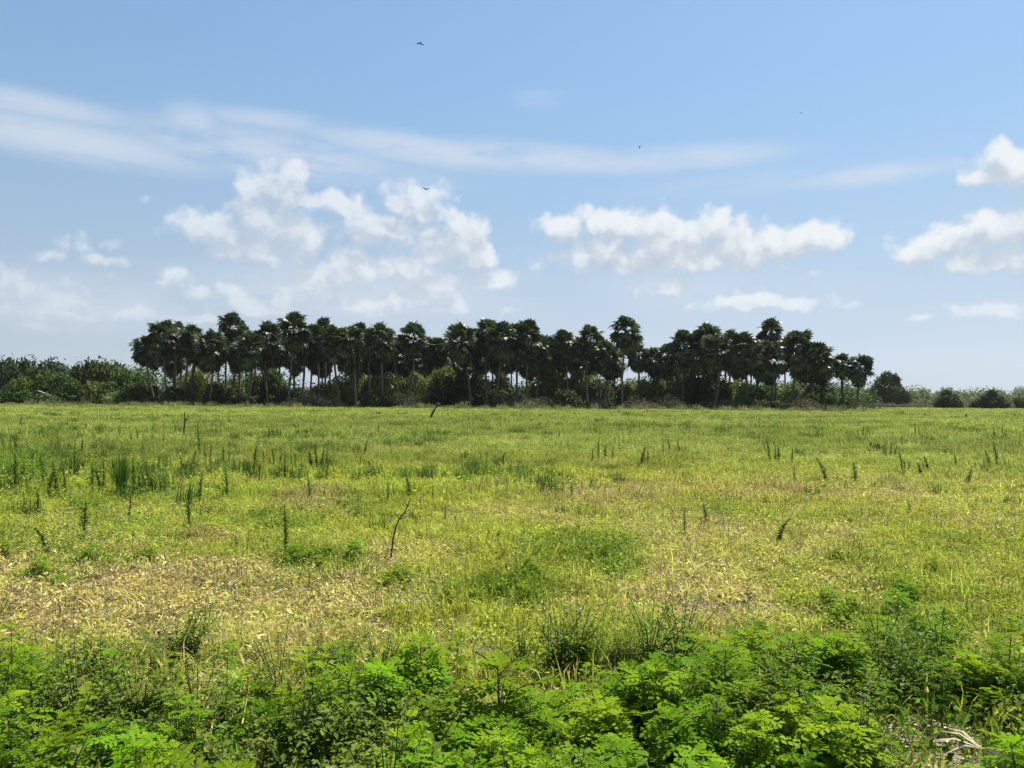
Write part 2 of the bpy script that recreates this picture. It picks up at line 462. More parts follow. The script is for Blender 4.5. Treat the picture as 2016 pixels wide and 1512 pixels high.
# ------------------------------------------------------------------ palms
def frond_mesh(name, mat, seed, droop=0.3, nseg=14, spread=138, petiole=0.95, blade=1.12, curl=0.0):
    r = np.random.default_rng(seed)
    b = MB()
    # petiole as a thin three-sided bar arching outwards
    pp = np.array([[0, 0, 0], [petiole * .5, 0, .07], [petiole, 0, .06]])
    b.tube(pp, [0.035, 0.025, 0.02], 3, 0.8, cap=False)
    hub = pp[-1]
    for i in range(nseg):
        t = (i + 0.5) / nseg * 2 - 1
        a = R(spread) * t + r.normal(0, 0.05)
        L = blade * (1 - 0.28 * abs(t) ** 1.5) * r.uniform(0.85, 1.1)
        fold = 0.22 * abs(t) * (1 - abs(t) * 0.4)
        d = np.array([math.cos(a), math.sin(a), 0])
        s = np.array([-math.sin(a), math.cos(a), 0])
        w = 0.115 * blade * (1 if abs(t) < .8 else .8)
        mid = hub + d * L * 0.60 + np.array([0, 0, fold * .6 - droop * 0.12 + r.normal(0, .02)])
        tip = hub + d * L * (0.97 - droop * 0.25) + np.array([0, 0, fold * .5 - droop * r.uniform(0.7, 1.5) * 0.75])
        tip -= np.array([curl * 0.2, 0, 0])
        tw = np.array([0, 0, r.uniform(-.05, .05)])
        v = np.clip(0.42 + r.normal(0, 0.30), 0, 1)
        b.add([hub, mid - s * w + tw, mid + s * w - tw, tip], [(0, 1, 2), (1, 3, 2)], v)
    return b.mesh(name, mat)

FROND = [frond_mesh('frond', M['frond'], 11, .25), frond_mesh('frond', M['frond'], 12, .45), frond_mesh('frond', M['frond'], 13, .7, spread=135),
         frond_mesh('frond', M['frond'], 14, .35, spread=125)]
DEAD = [frond_mesh('dead_frond', M['dead_frond'], 21, 1.1, 9, 60, .8, 1.05), frond_mesh('dead_frond', M['dead_frond'], 22, 1.3, 8, 50, .75, .95)]

def frond_layout(nf, nd, seed):
    r = np.random.default_rng(seed)
    out = []
    for i in range(nf):
        t = (i + 0.5) / nf
        elev = 84 - 162 * t ** 0.88 + r.normal(0, 9)
        az = i * 137.5 + r.normal(0, 12)
        out.append((0, az, elev, r.uniform(0.78, 1.12) * (.82 + .18 * min(1, t * 3)), 0.35 - 0.85 * t, r.integers(0, 2) if t < .55 else r.integers(1, 4), r.normal(0, 38)))
    for i in range(nd):
        out.append((1, i * 360 / nd + r.normal(0, 18), -66 - r.uniform(0, 20), r.uniform(0.7, 1.0), -0.5 - r.uniform(0, .6), r.integers(0, 2), r.normal(0, 20)))
    return out

def frond_matrix(az, elev, sc, dz, roll):
    return Matrix.Translation((0, 0, dz)) @ Matrix.Rotation(R(az), 4, 'Z') @ Matrix.Rotation(R(-elev), 4, 'Y') @ Matrix.Rotation(R(roll), 4, 'X') @ Matrix.Scale(sc, 4)

def crown_mesh(seed, nf=50, nd=10):
    """one joined crown for palms half hidden behind others"""
    b = MB()
    for (kd, az, el_, sc, dz, vi, ro) in frond_layout(nf, nd, seed):
        src = (DEAD if kd else FROND)[int(vi)]
        mt = np.array(frond_matrix(az, el_, sc, dz, ro))
        V = np.empty(len(src.vertices) * 3); src.vertices.foreach_get('co', V); V = V.reshape(-1, 3)
        V = V @ mt[:3, :3].T + mt[:3, 3]
        var = np.empty(len(V)); src.attributes['var'].data.foreach_get('value', var)
        b.add(V, [tuple(p.vertices) for p in src.polygons], var, kd)
    return b.mesh('crown', [M['frond'], M['dead_frond']])
CROWNS = [crown_mesh(100 + i) for i in range(6)]

def trunk_mesh(base, top, r0, seed, bend=0.42):
    r = np.random.default_rng(seed)
    n = 9
    t = np.linspace(0, 1, n)[:, None]
    pts = base * (1 - t) + top * t
    off = np.array([r.normal(0, bend), r.normal(0, bend), 0])
    pts = pts + np.sin(t * math.pi) * off
    rad = r0 * (1.12 - 0.25 * np.linspace(0, 1, n)) * (1 + 0.06 * r.normal(size=n)); rad[0] *= 1.25; rad[-1] *= 1.15
    b = MB(); b.tube(pts, rad, 8)
    return b.mesh('trunk', M['palm_bark'], smooth=True)

def palm(px_base, px_crown, top_py, dist, size, label, seed, group='palms of the grove', joined=False, nf=50, nd=10, name='palm_tree'):
    g = at_depth(px_base, 788, dist); g[2] = float(ground_z(g[0], g[1]))
    c = at_depth(px_crown, top_py, dist)
    size *= 1.70 * random.uniform(.86, 1.10)
    c[2] -= 1.95 * size                       # crown centre below the highest frond tips
    root = empty(name, tuple(g))
    tag(root, label, 'palm tree', group)
    top = c - g
    link('trunk', trunk_mesh(np.array([0, 0, -.1]), top + np.array([0, 0, 0.1]), random.uniform(.16, .22), seed), root)
    if joined:
        o = link('crown', CROWNS[seed % len(CROWNS)], root, tuple(top))
        o.scale = (size,) * 3; o.rotation_euler = (random.uniform(-.15, .15), random.uniform(-.15, .15), random.uniform(0, 6.28))
    else:
        lay = frond_layout(nf, nd, seed)
        tilt = Matrix.Rotation(random.uniform(0, 6.28), 4, 'Z') @ Matrix.Rotation(random.uniform(-.2, .2), 4, 'X')
        for (kd, az, el_, sc, dz, vi, ro) in lay:
            src = (DEAD if kd else FROND)[int(vi)]
            o = bpy.data.objects.new('dead_frond' if kd else 'frond', src); COL.objects.link(o)
            o.parent = root
            o.matrix_local = Matrix.Translation(tuple(top)) @ tilt @ frond_matrix(az, el_, sc * size, dz * size, ro)
    return root

# px of trunk foot, px of crown, py of crown top, distance, size, label
PALMS = [
 (308,286,656,140,.88,'small dark palm leaning out at the far left end of the grove'),
 (331,322,625,137,1.10,'broad round-crowned palm second from the left end of the grove'),
 (346,348,632,146,1.0,'palm with a bushy crown right behind the broad round one near the left end'),
 (365,378,636,136,.98,'palm with a trunk leaning left, left one of a close pair of dark leaning trunks'),
 (378,392,645,138,.95,'palm with a dark trunk, right one of the close pair of leaning trunks'),
 (410,414,645,135,.98,'palm with a low pale-tipped crown just left of the ragged tall crown'),
 (447,453,612,141,.98,'tall palm with a ragged crown poking highest in the left third of the grove'),
 (470,474,638,140,.98,'palm with an open crown just right of the ragged tall one'),
 (486,492,648,134,1.02,'palm with a wide green crown low over the bright understory bush'),
 (530,526,629,139,.98,'palm with spiky upright fronds left of the big round tall crown'),
 (566,579,611,137,1.08,'tall palm with a big round crown and gaps of sky in it, left of centre'),
 (592,600,648,142,.95,'palm with a dark low crown right under the big round tall one'),
 (628,622,634,143,.92,'palm with a thin open crown just right of the big round tall one'),
 (640,640,623,150,.85,'palm with a small sprig-like top showing behind the thin open crown'),
 (673,657,640,133,1.08,'palm with a yellowish green crown and a trunk curving down to the grey scrub'),
 (700,691,637,134,1.02,'palm with a yellow-green crown right of the similar yellowish one'),
 (713,712,633,146,.95,'palm with a slanting thin trunk over the pale bushes left of centre'),
 (733,728,642,143,.95,'palm with a thick short dark trunk standing over the pale bushes'),
 (753,748,632,133,1.02,'palm with a slim straight trunk in front of the pale bushes'),
 (778,772,652,147,.88,'palm with a small dark crown between two taller crowned ones left of centre'),
 (799,814,631,135,1.02,'palm with hanging brown skirt and slender trunk alone over the pale bushes'),
 (838,846,660,150,.85,'low dark palm in the dip just left of the middle cluster'),
 (866,862,662,150,.82,'second low dark palm in the dip at the left edge of the middle cluster'),
 (928,908,632,135,1.06,'palm with a sloping domed crown at the left side of the middle cluster'),
 (940,936,645,142,.95,'palm with a dark crown tucked behind the sloping domed one'),
 (960,960,623,137,1.0,'palm with the tallest crown of the middle cluster and a pale trunk'),
 (968,987,631,133,1.0,'palm with a long pale trunk slanting down to the left in the middle cluster'),
 (1018,1016,634,138,.98,'palm with a half hidden trunk right of the slanting pale trunk'),
 (1034,1036,627,135,1.12,'palm with a wide sunlit fan crown and black trunk at right of the middle cluster'),
 (1052,1060,652,140,.95,'palm with drooping grey fronds at the right edge of the middle cluster'),
 (1084,1090,664,145,.88,'low dark palm just right of the middle cluster'),
 (1116,1112,645,139,1.0,'palm with upright fronds over the bright green bush'),
 (1140,1138,660,146,.9,'palm with a dark flat crown between the two peaked ones right of centre'),
 (1158,1163,637,137,1.0,'palm with a peaked light-edged crown over the bright green bush'),
 (1186,1197,668,134,.98,'low palm with shaggy crown and pale thin trunk just left of the lone tall palm'),
 (1225,1233,615,130,1.06,'lone tall palm with ragged narrow crown and long bare straight trunk'),
 (1258,1258,672,147,.88,'small palm with a thin trunk against the sky just right of the lone tall palm'),
 (1282,1287,682,148,.85,'low palm with sparse crown at the left edge of the right-hand cluster'),
 (1317,1312,676,143,.92,'low palm with a flat dark crown where the right-hand cluster begins'),
 (1346,1347,646,139,1.0,'palm with spiky top rising at the left shoulder of the right-hand cluster'),
 (1390,1392,633,140,1.04,'palm with a broad flat-topped crown in the right-hand cluster'),
 (1404,1408,656,134,1.0,'palm with a green lower crown in front of the broad flat-topped one'),
 (1432,1442,646,144,.92,'palm with upright tuft left of the pale-trunked one in the right-hand cluster'),
 (1472,1466,645,132,1.05,'palm with a pale straight trunk reaching the field edge in the right-hand cluster'),
 (1494,1496,662,143,.92,'palm with a dark crown right of the pale straight trunk'),
 (1520,1518,623,141,1.04,'palm with the highest round crown of the right-hand cluster'),
 (1522,1512,668,135,1.0,'palm with a low green crown under the highest round one'),
 (1562,1571,645,136,1.05,'palm with a tall yellowish-topped crown right of the highest round one'),
 (1590,1596,672,139,.95,'palm with a leaning trunk under the shaggy right end of the grove'),
 (1602,1612,672,136,1.0,'palm with drooping fronds that ends the dense right-hand cluster'),
 (1664,1658,692,137,.80,'left one of the two small palms standing apart at the right end'),
 (1684,1694,694,136,.80,'right one of the two small palms standing apart, with leaning trunk'),
]
for i, (pb_, pc_, ty, d, s, lab) in enumerate(PALMS):
    palm(pb_, pc_, ty, d, s, lab, 300 + i)
BACK = [(302,660,'behind the small one leaning out at the far left end'),(362,650,'between the bushy crown and the leaning pair near the left end'),(432,654,'behind the low pale-tipped crown'),
 (505,652,'between the wide green crown and the spiky-topped one'),(552,648,'just left of the big round tall crown'),(612,656,'under the gap right of the big round tall crown'),(650,652,'behind the sprig-topped crown'),
 (680,658,'between the two yellowish green crowns'),(726,656,'over the slanting thin trunk left of centre'),(766,662,'left of the small dark crown left of centre'),(792,668,'just left of the brown-skirted slender palm'),
 (832,676,'just right of the brown-skirted slender palm'),(884,668,'just left of the sloping domed crown'),(922,660,'under the dark crown next to the sloping domed one'),(974,655,'between the tallest and the slanting palm of the middle cluster'),
 (1008,656,'left of the wide sunlit fan crown'),(1074,676,'in the dip right of the middle cluster'),(1128,670,'between the two peaked crowns right of centre'),(1180,668,'right of the peaked light-edged crown'),
 (1208,680,'close left of the lone bare trunk'),(1302,690,'in the low gap where the right-hand cluster begins'),(1366,668,'left of the broad flat-topped crown'),(1426,662,'right of the green lower crown in the right-hand cluster'),
 (342,664,'over the bright understory near the left end'),(396,660,'behind the leaning pair near the left end'),(470,662,'under the crown right of the ragged tall one'),(532,668,'under the spiky-topped crown left of centre'),
 (580,672,'low behind the trunk of the big round tall palm'),(634,674,'low behind the thin open crown'),(706,676,'low behind the yellow-green crown left of centre'),(744,678,'low behind the slim straight trunk left of centre'),
 (814,682,'low behind the brown-skirted slender palm'),(860,676,'behind the two low dark palms of the dip'),(902,684,'low behind the sloping domed crown'),(946,680,'low behind the tallest crown of the middle cluster'),(990,680,'low behind the slanting pale trunk'),
 (1040,682,'low behind the wide sunlit fan crown'),(1096,686,'low between the dip and the bright green bush'),(1150,684,'low behind the peaked light-edged crown'),(1340,686,'low behind the left shoulder of the right-hand cluster'),
 (1398,682,'low behind the broad flat-topped crown'),(1452,682,'low behind the pale straight trunk'),(1518,684,'low behind the highest round crown of the right-hand cluster'),
 (1482,666,'just right of the pale straight trunk'),(1542,664,'between the highest round crown and the yellowish-topped one'),(1582,676,'behind the shaggy right end of the grove')]
for i, (x, ty, where) in enumerate(BACK):
    palm(x + random.uniform(-6, 6), x, ty + random.uniform(-2, 6), random.uniform(150, 164), random.uniform(.95, 1.1),
         'dark back palm ' + where, 500 + i, 'palms in the back rows of the grove', joined=True)

# ------------------------------------------------------------------ shrubs and broadleaf trees
def foliage_mesh(name, mat, seed, n=2200, w=1.0, h=1.0, leaf=(0.10, 0.22), lobes=9, flat=0.5, base=0.0, core=0.35):
    """unit bush: radius about w, height about h, leaf-sized quads in clumps through uneven lobes"""
    r = np.random.default_rng(seed)
    cen = []
    for i in range(lobes):
        a = r.uniform(0, 2 * math.pi); q = math.sqrt(r.uniform(0, 1)) * 0.72
        z = r.uniform(0.12, 0.80) * (1 - 0.45 * q)
        cen.append((math.cos(a) * q * w, math.sin(a) * q * w, base + z * (h - base), r.uniform(0.2, 0.38)))
    cen = np.array(cen)
    idx = r.integers(0, lobes, n)
    d = r.normal(size=(n, 3)); d /= np.linalg.norm(d, axis=1, keepdims=True)
    rad = cen[idx, 3] * np.cbrt(r.uniform(core, 1.0, n)) * np.clip(1 + 0.16 * r.normal(size=n), .6, 1.22)
    P = cen[idx, :3] + d * rad[:, None] * np.array([w * 1.25, w * 1.25, h])
    P[:, 2] = np.maximum(P[:, 2], 0.01 + 0.02 * r.uniform(size=n))
    nrm = d + r.normal(0, 0.7, (n, 3)) + np.array([0, 0, flat])
    nrm /= np.linalg.norm(nrm, axis=1, keepdims=True)
    u = np.cross(nrm, r.normal(size=(n, 3))); u /= np.linalg.norm(u, axis=1, keepdims=True)
    v = np.cross(nrm, u)
    L = r.uniform(leaf[0], leaf[1], n)[:, None]
    V = np.stack([P - u * L, P - v * L * .42 + nrm * L * .12, P + u * L, P + v * L * .42 + nrm * L * .12], 1).reshape(-1, 3)
    q = np.arange(n * 4).reshape(n, 4)
    lv = np.clip(r.normal(0.5, 0.25, lobes), 0, 1)
    var = np.clip(lv[idx] * 0.6 + r.uniform(0, 0.4, n), 0, 1)
    return raw_mesh(name, V, q, np.repeat(var, 4), mat)

def branch_mesh(seed, h=0.8, w=0.7, n=7, r0=0.035, mat='bark'):
    r = np.random.default_rng(seed)
    b = MB()
    for i in range(n):
        a = r.uniform(0, 6.28); q = r.uniform(.2, 1) * w
        tip = np.array([math.cos(a) * q, math.sin(a) * q, h * r.uniform(.6, 1)])
        b0 = np.array([math.cos(a) * .06, math.sin(a) * .06, -.02])
        mid = (b0 + tip) / 2 + np.array([-math.cos(a) * .1, -math.sin(a) * .1, .05])
        b.tube([b0, mid, tip], [r0, r0 * .7, r0 * .25], 5)
    return b.mesh('stem', M[mat])

SH = {}
for kk, mm, lf in (('dark', 'shrub_dark', (.04, .10)), ('mid', 'shrub_mid', (.04, .10)), ('light', 'shrub_light', (.035, .09))):
    SH[kk] = [foliage_mesh('foliage', M[mm], 40 + j + hash(kk) % 1 + len(kk) * 7, 4200, leaf=lf, lobes=10 + 2 * j) for j in range(3)]
SH['dry'] = [foliage_mesh('foliage', M['scrub_dry'], 70 + j, 1500, leaf=(.015, .05), lobes=12, flat=0.0) for j in range(2)]
SH['far'] = [foliage_mesh('foliage', M['shrub_far'], 80 + j, 2400, leaf=(.03, .07), lobes=12) for j in range(3)]
STEMS = [branch_mesh(90 + j) for j in range(3)]
TWIGS = [branch_mesh(95 + j, 1.02, .8, 26, .008, 'bark') for j in range(2)]

def shrub(px, top_py, halfw_px, dist, kind, label, group=None, cat='shrub', name='shrub', base_py=None):
    g = at_depth(px, 788, dist); g[2] = float(ground_z(g[0], g[1]))
    top = at_depth(px, top_py, dist)[2]
    h = top - g[2]
    w = halfw_px / F * dist
    root = empty(name, tuple(g), random.uniform(0, 6.28))
    tag(root, label, cat, group)
    f = link('foliage', random.choice(SH[kind]), root)
    f.scale = (w * 1.15, w * random.uniform(.9, 1.1), h * 1.14)
    s = link('stem', random.choice(TWIGS if kind == 'dry' else STEMS), root)
    s.scale = (w, w, h)
    return root

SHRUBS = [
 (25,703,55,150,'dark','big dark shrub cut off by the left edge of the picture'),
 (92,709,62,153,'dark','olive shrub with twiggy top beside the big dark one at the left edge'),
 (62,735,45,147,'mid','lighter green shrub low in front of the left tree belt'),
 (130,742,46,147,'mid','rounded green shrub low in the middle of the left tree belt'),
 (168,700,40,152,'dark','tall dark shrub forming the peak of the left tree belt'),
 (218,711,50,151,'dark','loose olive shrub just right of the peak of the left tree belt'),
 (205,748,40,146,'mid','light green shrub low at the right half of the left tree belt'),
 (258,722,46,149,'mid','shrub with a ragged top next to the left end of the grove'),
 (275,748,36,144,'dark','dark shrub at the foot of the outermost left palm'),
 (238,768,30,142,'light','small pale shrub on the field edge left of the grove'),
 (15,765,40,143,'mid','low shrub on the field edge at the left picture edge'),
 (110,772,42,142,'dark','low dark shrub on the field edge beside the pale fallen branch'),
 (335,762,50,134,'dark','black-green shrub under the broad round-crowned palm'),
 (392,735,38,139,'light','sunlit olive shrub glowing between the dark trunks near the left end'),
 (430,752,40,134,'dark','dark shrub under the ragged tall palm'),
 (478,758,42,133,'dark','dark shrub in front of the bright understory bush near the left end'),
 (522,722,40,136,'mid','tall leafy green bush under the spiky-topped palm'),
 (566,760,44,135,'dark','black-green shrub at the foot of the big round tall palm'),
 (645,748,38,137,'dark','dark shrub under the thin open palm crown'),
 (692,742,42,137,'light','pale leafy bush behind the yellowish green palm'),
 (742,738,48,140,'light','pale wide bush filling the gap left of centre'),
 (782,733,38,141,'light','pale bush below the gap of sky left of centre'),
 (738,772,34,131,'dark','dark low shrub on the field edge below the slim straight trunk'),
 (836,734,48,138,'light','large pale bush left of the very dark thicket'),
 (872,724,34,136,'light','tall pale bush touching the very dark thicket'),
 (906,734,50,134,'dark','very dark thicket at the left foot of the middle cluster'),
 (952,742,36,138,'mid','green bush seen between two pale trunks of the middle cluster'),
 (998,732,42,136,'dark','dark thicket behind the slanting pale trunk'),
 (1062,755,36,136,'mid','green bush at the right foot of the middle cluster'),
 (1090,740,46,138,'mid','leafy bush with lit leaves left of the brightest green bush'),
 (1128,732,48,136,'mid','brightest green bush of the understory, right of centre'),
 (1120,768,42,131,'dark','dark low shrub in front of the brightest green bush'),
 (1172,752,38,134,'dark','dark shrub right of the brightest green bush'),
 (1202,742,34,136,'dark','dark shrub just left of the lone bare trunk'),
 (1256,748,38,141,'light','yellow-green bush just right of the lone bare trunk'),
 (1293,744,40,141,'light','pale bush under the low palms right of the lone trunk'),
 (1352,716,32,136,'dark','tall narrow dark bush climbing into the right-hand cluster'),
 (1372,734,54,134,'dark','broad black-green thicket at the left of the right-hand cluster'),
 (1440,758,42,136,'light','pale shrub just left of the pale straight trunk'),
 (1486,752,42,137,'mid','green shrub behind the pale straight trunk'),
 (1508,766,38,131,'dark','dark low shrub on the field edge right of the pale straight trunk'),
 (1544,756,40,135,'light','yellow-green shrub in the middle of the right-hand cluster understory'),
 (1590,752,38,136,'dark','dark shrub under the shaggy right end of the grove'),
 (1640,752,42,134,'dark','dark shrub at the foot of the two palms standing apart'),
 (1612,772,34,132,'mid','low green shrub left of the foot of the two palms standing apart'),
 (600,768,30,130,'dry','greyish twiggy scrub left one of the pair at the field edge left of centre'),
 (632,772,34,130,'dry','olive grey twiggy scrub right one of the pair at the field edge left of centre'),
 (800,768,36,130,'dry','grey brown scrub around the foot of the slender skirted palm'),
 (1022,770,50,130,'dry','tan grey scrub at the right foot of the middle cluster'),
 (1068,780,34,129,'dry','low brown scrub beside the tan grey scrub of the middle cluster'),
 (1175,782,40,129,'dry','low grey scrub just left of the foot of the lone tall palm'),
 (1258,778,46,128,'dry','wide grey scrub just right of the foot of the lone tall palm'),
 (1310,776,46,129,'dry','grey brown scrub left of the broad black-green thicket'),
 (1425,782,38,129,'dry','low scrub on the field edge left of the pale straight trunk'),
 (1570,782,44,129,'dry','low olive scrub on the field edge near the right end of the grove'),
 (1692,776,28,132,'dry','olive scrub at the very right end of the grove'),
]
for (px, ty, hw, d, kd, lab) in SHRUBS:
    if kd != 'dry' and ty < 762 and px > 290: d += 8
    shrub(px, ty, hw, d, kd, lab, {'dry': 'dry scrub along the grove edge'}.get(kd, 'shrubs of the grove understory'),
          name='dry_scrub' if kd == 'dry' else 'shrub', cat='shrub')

# far side of the field, right
def far_tree(px, top_py, halfw, dist, kind, label, lobes):
    g = at_depth(px, 788, dist); g[2] = 0
    h = at_depth(px, top_py, dist)[2]
    root = empty('broadleaf_tree', tuple(g)); tag(root, label, 'tree', None)
    w = halfw / F * dist
    b = MB()
    b.tube([[0, 0, -.1], [0.1, 0, h * .3], [0, .1, h * .6]], [.28, .22, .12], 8)
    for j in range(6):
        a = j * 1.1
        b.tube([[0.08, 0, h * .25], [math.cos(a) * w * .35, math.sin(a) * w * .35, h * .5], [math.cos(a) * w * .6, math.sin(a) * w * .6, h * .72]], [.12, .08, .03], 5)
    link('trunk', b.mesh('trunk', M['bark']), root)
    r = np.random.default_rng(int(px))
    Vs, vs = [], []
    for (lx, lz, lr) in lobes:
        n = int(900 * lr / .4)
        d = r.normal(size=(n, 3)); d /= np.linalg.norm(d, axis=1, keepdims=True)
        P = d * (np.cbrt(r.uniform(.25, 1, n)) * np.clip(1 + .2 * r.normal(size=n), .5, 1.35))[:, None] * np.array([w * lr, w * lr, h * lr * .6]) + np.array([lx * w, r.normal(0, .15) * w, lz * h])
        P[:, 2] = np.maximum(P[:, 2], 0.1)
        nr = d + r.normal(0, .8, (n, 3)); nr /= np.linalg.norm(nr, axis=1, keepdims=True)
        u = np.cross(nr, r.normal(size=(n, 3))); u /= np.linalg.norm(u, axis=1, keepdims=True); v = np.cross(nr, u)
        L = r.uniform(.2, .55, n)[:, None]
        Vs.append(np.stack([P - u * L, P - v * L * .5, P + u * L, P + v * L * .5], 1).reshape(-1, 3))
        vs.append(np.repeat(r.uniform(0, 1, n), 4))
    V = np.concatenate(Vs)
    link('crown', raw_mesh('crown', V, np.arange(len(V)).reshape(-1, 4), np.concatenate(vs), M[kind]), root)
far_tree(1748, 735, 34, 265, 'shrub_dark', 'dark two-headed tree standing apart above the far scrub',
         [(-.3, .86, .30), (-.32, .66, .40), (.40, .82, .28), (.5, .62, .36), (-.62, .46, .36), (.1, .42, .45), (.7, .42, .3), (-.2, .25, .5), (.4, .25, .45)])
far_tree(1868, 767, 24, 228, 'shrub_dark', 'dark domed bush tree at the far field edge, left of a similar one',
         [(-.1, .74, .36), (-.55, .42, .34), (.45, .52, .38), (0, .3, .6), (-.8, .16, .3), (.85, .2, .32)])
far_tree(1953, 766, 27, 228, 'shrub_dark', 'dark peaked bush tree at the far field edge nearest the right picture edge',
         [(.05, .80, .26), (-.35, .55, .34), (.4, .46, .36), (-.8, .22, .34), (.85, .18, .3), (0, .28, .6)])
FARS = [(1712,774,22,258,'dark','dark bush left of the two-headed far tree'),
 (1774,762,22,250,'dark','round dark bush at the right foot of the two-headed far tree'),
 (1915,788,10,235,'dark','small dark bush between the two dark bush trees at the far field edge'),
 (2012,782,18,232,'dark','dark bush at the far field edge cut by the right picture edge')]
for (px, ty, hw, d, kd, lab) in FARS:
    shrub(px, ty, hw, d, kd, lab, 'bushes at the far field edge')

def mass(name, mat, pts, n_leaf, leaf, label, cat=None):
    """a run of far vegetation that reads as one mass: pts = (x, y, half width, height)"""
    r = np.random.default_rng(len(pts))
    Vs, vs = [], []
    for (x, y, w, h) in pts:
        n = n_leaf
        d = r.normal(size=(n, 3)); d /= np.linalg.norm(d, axis=1, keepdims=True); d[:, 2] = np.abs(d[:, 2])
        P = d * (np.cbrt(r.uniform(.3, 1, n)) * np.clip(1 + .1 * r.normal(size=n), .7, 1.15))[:, None] * np.array([w, w, h]) + np.array([x, y, 0.05])
        P[:, 2] = np.maximum(P[:, 2], 0.05)
        nr = d + r.normal(0, .7, (n, 3)) + np.array([0, 0, .4]); nr /= np.linalg.norm(nr, axis=1, keepdims=True)
        u = np.cross(nr, r.normal(size=(n, 3))); u /= np.linalg.norm(u, axis=1, keepdims=True); v = np.cross(nr, u)
        L = r.uniform(leaf[0], leaf[1], n)[:, None]
        Vs.append(np.stack([P - u * L, P - v * L * .5, P + u * L, P + v * L * .5], 1).reshape(-1, 3))
        vs.append(np.repeat(np.clip(r.normal(.5, .2) * .5 + r.uniform(0, .5, n), 0, 1), 4))
    V = np.concatenate(Vs)
    o = link(name, raw_mesh(name, V, np.arange(len(V)).reshape(-1, 4), np.concatenate(vs), M[mat]))
    return tag(o, label, cat, None, 'stuff')

wood = []
for i in range(120):
    px = random.uniform(1640, 2250); d = random.uniform(275, 360)
    g = at_depth(px, 788, d)
    ty = random.uniform(760, 775) + .007 * (px - 1850)
    wood.append((g[0], g[1], random.uniform(3.5, 7), max(1.5, at_depth(px, ty, d)[2])))
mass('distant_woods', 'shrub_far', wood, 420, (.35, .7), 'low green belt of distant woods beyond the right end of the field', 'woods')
scr = []
for i in range(70):
    px = random.uniform(1690, 2200); d = random.uniform(236, 252)
    g = at_depth(px, 788, d)
    scr.append((g[0], g[1], random.uniform(1.5, 3.5), random.uniform(.9, 2.0)))
mass('far_scrub', 'scrub_dry', scr, 260, (.15, .35), 'grey brown band of dry scrub along the far field edge at the right', 'scrub')
# the belt behind the grove that closes most gaps under the crowns
bel = []
for i in range(150):
    px = random.uniform(-250, 1720); d = random.uniform(172, 215)
    g = at_depth(px, 788, d)
    ty = (random.uniform(743, 757) if px > 600 else random.uniform(718, 740)) if px > 300 else random.uniform(704, 722)
    bel.append((g[0], g[1], random.uniform(3, 6), max(1.5, at_depth(px, ty, d)[2])))
mass('back_thicket', 'shrub_mid', bel, 420, (.25, .5), 'green thicket closing the gaps behind the palm grove', 'thicket')

# pale fallen branch in the left belt
def pale_branch():
    a = at_depth(74, 769, 141); b_ = at_depth(104, 783, 140)
    root_loc = b_
    m = MB()
    p = np.array([[0, 0, 0], (a - b_) * .5 + np.array([0, 0, .12]), a - b_])
    m.tube(p, [.16, .13, .07], 7)
    m.tube([p[1], p[1] + np.array([-.5, .2, -.5]), p[1] + np.array([-.9, .2, -1.0])], [.09, .07, .04], 6)
    o = link('fallen_branch', m.mesh('fallen_branch', M['pale_wood'], True), loc=tuple(root_loc))
    tag(o, 'pale bleached branch leaning down in the left tree belt', 'branch')
pale_branch()

# ------------------------------------------------------------------ field: ground cover
PATCH = [  # px, py, rx, ry, channel (dry+, brown+, lush+), amount
 (230,1195,460,85,'dry',1.0),(80,1190,260,75,'dry',.35),(420,1250,260,50,'dry',.7),(1500,1160,330,90,'dry',.45),(1250,1040,260,60,'dry',.4),(900,1130,260,60,'dry',.4),(1800,1010,330,70,'dry',.3),
 (1700,1130,300,60,'dry',.35),(700,1215,140,50,'dry',.4),(1190,1190,160,50,'dry',.4),(1900,1150,200,50,'dry',.3),
 (620,990,90,20,'brown',.8),(1220,965,230,28,'brown',.55),(1640,965,300,24,'brown',.55),(1900,960,160,24,'brown',.35),(560,1290,220,40,'brown',.25),(380,1065,70,16,'brown',.7),(1390,1035,70,22,'brown',.35),
 (640,1130,90,45,'lush',.9),(1130,1100,130,45,'lush',.9),(1020,1185,60,30,'lush',.8),(1860,1240,190,70,'lush',.8),(150,1010,300,90,'lush',.55),(30,940,80,50,'lush',.9),(560,1040,60,20,'lush',.6),(690,1000,40,20,'lush',.6),(820,1190,120,40,'lush',.5),(120,1100,200,40,'lush',.5),
 (1780,1100,150,36,'lush',.45),(1560,1060,90,30,'lush',.35),(1420,1010,60,20,'lush',.35),
]
